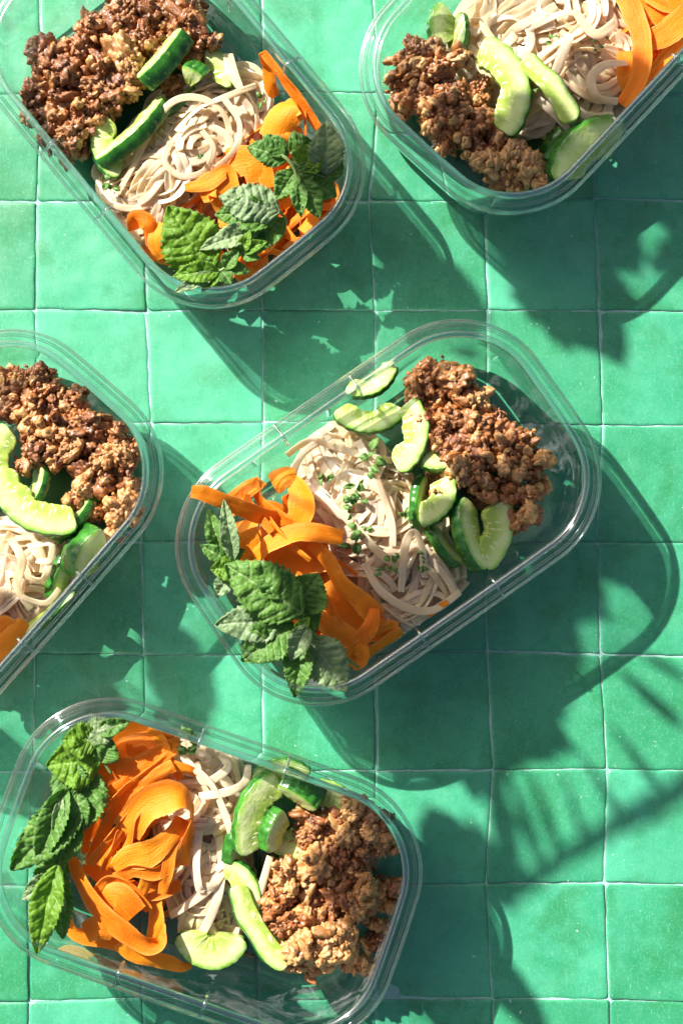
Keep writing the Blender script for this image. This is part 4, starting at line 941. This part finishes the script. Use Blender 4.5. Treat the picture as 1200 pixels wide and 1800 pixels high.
carrot('B', [(262, 1278, 118, 18, 20), (282, 1300, 122, 20, 10), (300, 1335, 120, 18, 20), (318, 1370, 112, 16, 10)], 'thin carrot strip running down from the top of the bottom tangle')
carrot('B', [(160, 1590, 132, 18, 20), (190, 1545, 140, 20, 30), (230, 1560, 138, 18, 10), (262, 1600, 128, 16, 0)], 'wavy carrot strip low in the middle of the bottom tangle')
carrot('B', [(300, 1345, 128, 21, 0), (330, 1352, 124, 19, 10), (350, 1362, 112, 12, 0)])
fleck('B', 338, 1310, 112, 22, 'mint scrap between carrot and noodles at the upper rim, bottom left container', 5, 95)
sprig('B', 'bright mint leaves at the upper left corner of the bottom left container', [
    ((178, 1335, 146), (82, 1345, 154), 92, dict(fold=14, arch=.12, m='leaf_bright')),
    ((172, 1300, 152), (110, 1300, 158), 66, dict(fold=20, m='leaf_bright')),
    ((150, 1295, 158), (208, 1272, 160), 56, dict(fold=-12, arch=.14, m='leaf_pale')),
    ((170, 1285, 158), (230, 1268, 160), 34, dict(fold=22, m='leaf')),
    ((180, 1340, 150), (198, 1300, 152), 50, dict(fold=10)),
    ((170, 1350, 140), (100, 1370, 140), 60, dict(fold=10)),
    ], [([(196, 1360, 140), (178, 1330, 150), (165, 1295, 158)], 2.6)])
sprig('B', 'dark mint sprig standing along the left end of the bottom left container', [
    ((150, 1400, 148), (20, 1530, 148), 84, dict(fold=24, arch=.10, m='leaf')),
    ((118, 1385, 160), (66, 1520, 160), 62, dict(fold=34, arch=.08, m='leaf')),
    ((160, 1350, 140), (128, 1470, 144), 92, dict(fold=8)),
    ((110, 1400, 166), (100, 1480, 160), 26, dict(fold=40, m='leaf_pale')),
    ((128, 1440, 164), (92, 1490, 160), 30, dict(fold=34, m='leaf')),
    ((140, 1450, 156), (100, 1520, 150), 48, dict(fold=16)),
    ((135, 1390, 158), (150, 1460, 154), 40, dict(fold=20)),
    ((108, 1340, 150), (150, 1420, 150), 66, dict(fold=8)),
    ((120, 1500, 120), (60, 1560, 118), 56, dict(fold=10)),
    ], [([(165, 1345, 140), (130, 1400, 152), (112, 1460, 158), (95, 1540, 150)], 3.0)])
sprig('B', 'long pale crinkled mint leaf hanging down to the lower left rim, bottom left container', [
    ((102, 1520, 160), (66, 1676, 158), 62, dict(fold=26, arch=.10, m='leaf_bright')),
    ((104, 1530, 140), (112, 1650, 136), 54, dict(fold=16)),
    ((100, 1540, 146), (40, 1580, 148), 44, dict(fold=18, m='leaf_pale')),
    ((105, 1570, 150), (110, 1612, 150), 30, dict(fold=26, m='leaf_pale')),
    ((90, 1520, 140), (110, 1600, 136), 56, dict(fold=6)),
    ], [([(110, 1500, 156), (102, 1530, 156), (96, 1560, 150)], 2.4)])

# ---- drops of sauce and juice lying on the bottoms of the containers
for key, spots in {'C': [(940, 720), (985, 830), (900, 960), (960, 900), (860, 1010), (700, 640)], 'TL': [(60, 60), (150, 310), (30, 110), (430, 60), (120, 290)], 'TR': [(700, 40), (960, 320), (720, 60), (1000, 320)],
                   'L': [(60, 610), (10, 610), (150, 1010), (30, 600)], 'B': [(420, 1740), (540, 1770), (640, 1700), (660, 1640), (600, 1740), (380, 1740), (300, 1740)]}.items():
    rs = random.Random(len(spots)*7); vs, fs = [], []
    for i in range(60):
        sx, sy = rs.choice(spots); q = inside(key, P(sx+rs.gauss(0, 22), sy+rs.gauss(0, 22), 10.6), 30); r0 = rs.choice([1.2, 1.8, 2.4, 3.6])*rs.uniform(.7, 1.3); b0 = len(vs); ph = rs.uniform(0, 6)
        for k, (rr, zz) in enumerate([(1, 0), (.85, .3), (.5, .48)]):
            for j in range(10):
                a = 2*math.pi*j/10; e = 1+.22*math.sin(2*a+ph); vs.append(q+Vector((r0*rr*e*math.cos(a), r0*rr*math.sin(a), r0*zz)))
        vs.append(q+Vector((0, 0, r0*.55)))
        for k in range(2):
            for j in range(10): j2 = (j+1) % 10; fs.append((b0+k*10+j, b0+k*10+j2, b0+k*10+10+j2, b0+k*10+10+j))
        for j in range(10): fs.append((b0+20+j, b0+20+(j+1) % 10, b0+30))
    o = mesh_obj('sauce_drops', vs, fs, M['sauce'], origin=P(*spots[0], 8))
    tag(o, 'scattered small drops of brown oily sauce on the bottom of %s' % WHERE[key], 'sauce drops', None, 'stuff')
# ================================================================== the plant beside the table, outside the picture, that throws the leaf shadows, plus leaves added to darken container shadows
def back(px, py, z): return P(px, py, 0)+sdir*(z/sdir.z)      # point at height z whose shadow falls on that spot of the tiles
def branch(label, H, leaves, stems):
    p0 = back(*stems[0][0][0], H); root = empty('leafy_branch', p0); tag(root, label, 'plant branch', 'plant branches beside the table')
    for k, (b, t, wd) in enumerate(leaves):
        B_, T_ = back(*b, H), back(*t, H+6*((k % 5)-2))
        roll = 0
        leaf_mesh(B_, T_, wd, roll=roll, arch=.02, fold=6, teeth=12, seed=k+H*.01, name='leaf', parent=root, mat=M['plant_leaf'])
    for pts, r_ in stems: tube('stem', [back(x, y, H) for x, y in pts], r_, r_*.6, M['branch'], root)
branch('leafy branch out of frame that casts the serrated shadow right of the centre container', 1350, [
    ((700, 1100), (990, 1330), 330), ((985, 905), (1132, 1025), 110), ((925, 950), (1065, 1060), 100), ((900, 1040), (1080, 1085), 60), ((860, 1000), (1010, 1200), 150)], [([(560, 960), (760, 1090), (980, 1300)], 5)])  # some leaves here are added to fill out the centre container's shadow
branch('feathery branch out of frame that casts the thin leaflet shadows at the lower right', 1650, [
    ((905, 1545), (858, 1355), 52), ((950, 1530), (890, 1350), 26), ((985, 1520), (925, 1345), 20), ((1030, 1500), (985, 1350), 14), ((1100, 1455), (1010, 1310), 16), ((1165, 1400), (1070, 1270), 18),
    ((1200, 1280), (1080, 1170), 26), ((1215, 1200), (1100, 1130), 18), ((900, 1600), (820, 1430), 50), ((830, 1600), (1040, 1475), 46), ((960, 1515), (1150, 1405), 44), ((1060, 1460), (1270, 1330), 50)],
    [([(800, 1600), (920, 1545), (1040, 1480), (1140, 1410), (1260, 1320)], 7)])
branch('broad leaved branch out of frame that casts the shadow beside the top right container', 1350, [
    ((880, 330), (1090, 640), 210), ((700, 435), (845, 625), 140), ((1020, 330), (1120, 480), 120), ((1240, 380), (1150, 480), 120), ((1110, 235), (1270, 430), 160)], [([(830, 280), (960, 430), (1080, 610)], 5)])  # second leaf added to darken the top left container's shadow
branch('leafy branch out of frame that casts the shadow below the bottom left container', 1400, [
    ((700, 1560), (850, 1750), 170), ((780, 1600), (980, 1850), 70), ((762, 1420), (850, 1680), 115)], [([(690, 1500), (800, 1620), (960, 1800)], 6)])  # last leaf added to darken the bottom left container's shadow

branch('branch added out of frame to darken the shadow between left and bottom containers', 1150, [  # added to strengthen the left container's own shadow
    ((270, 1080), (355, 1300), 115), ((60, 1120), (230, 1330), 130)], [([(100, 1000), (200, 1180), (340, 1290)], 4)])
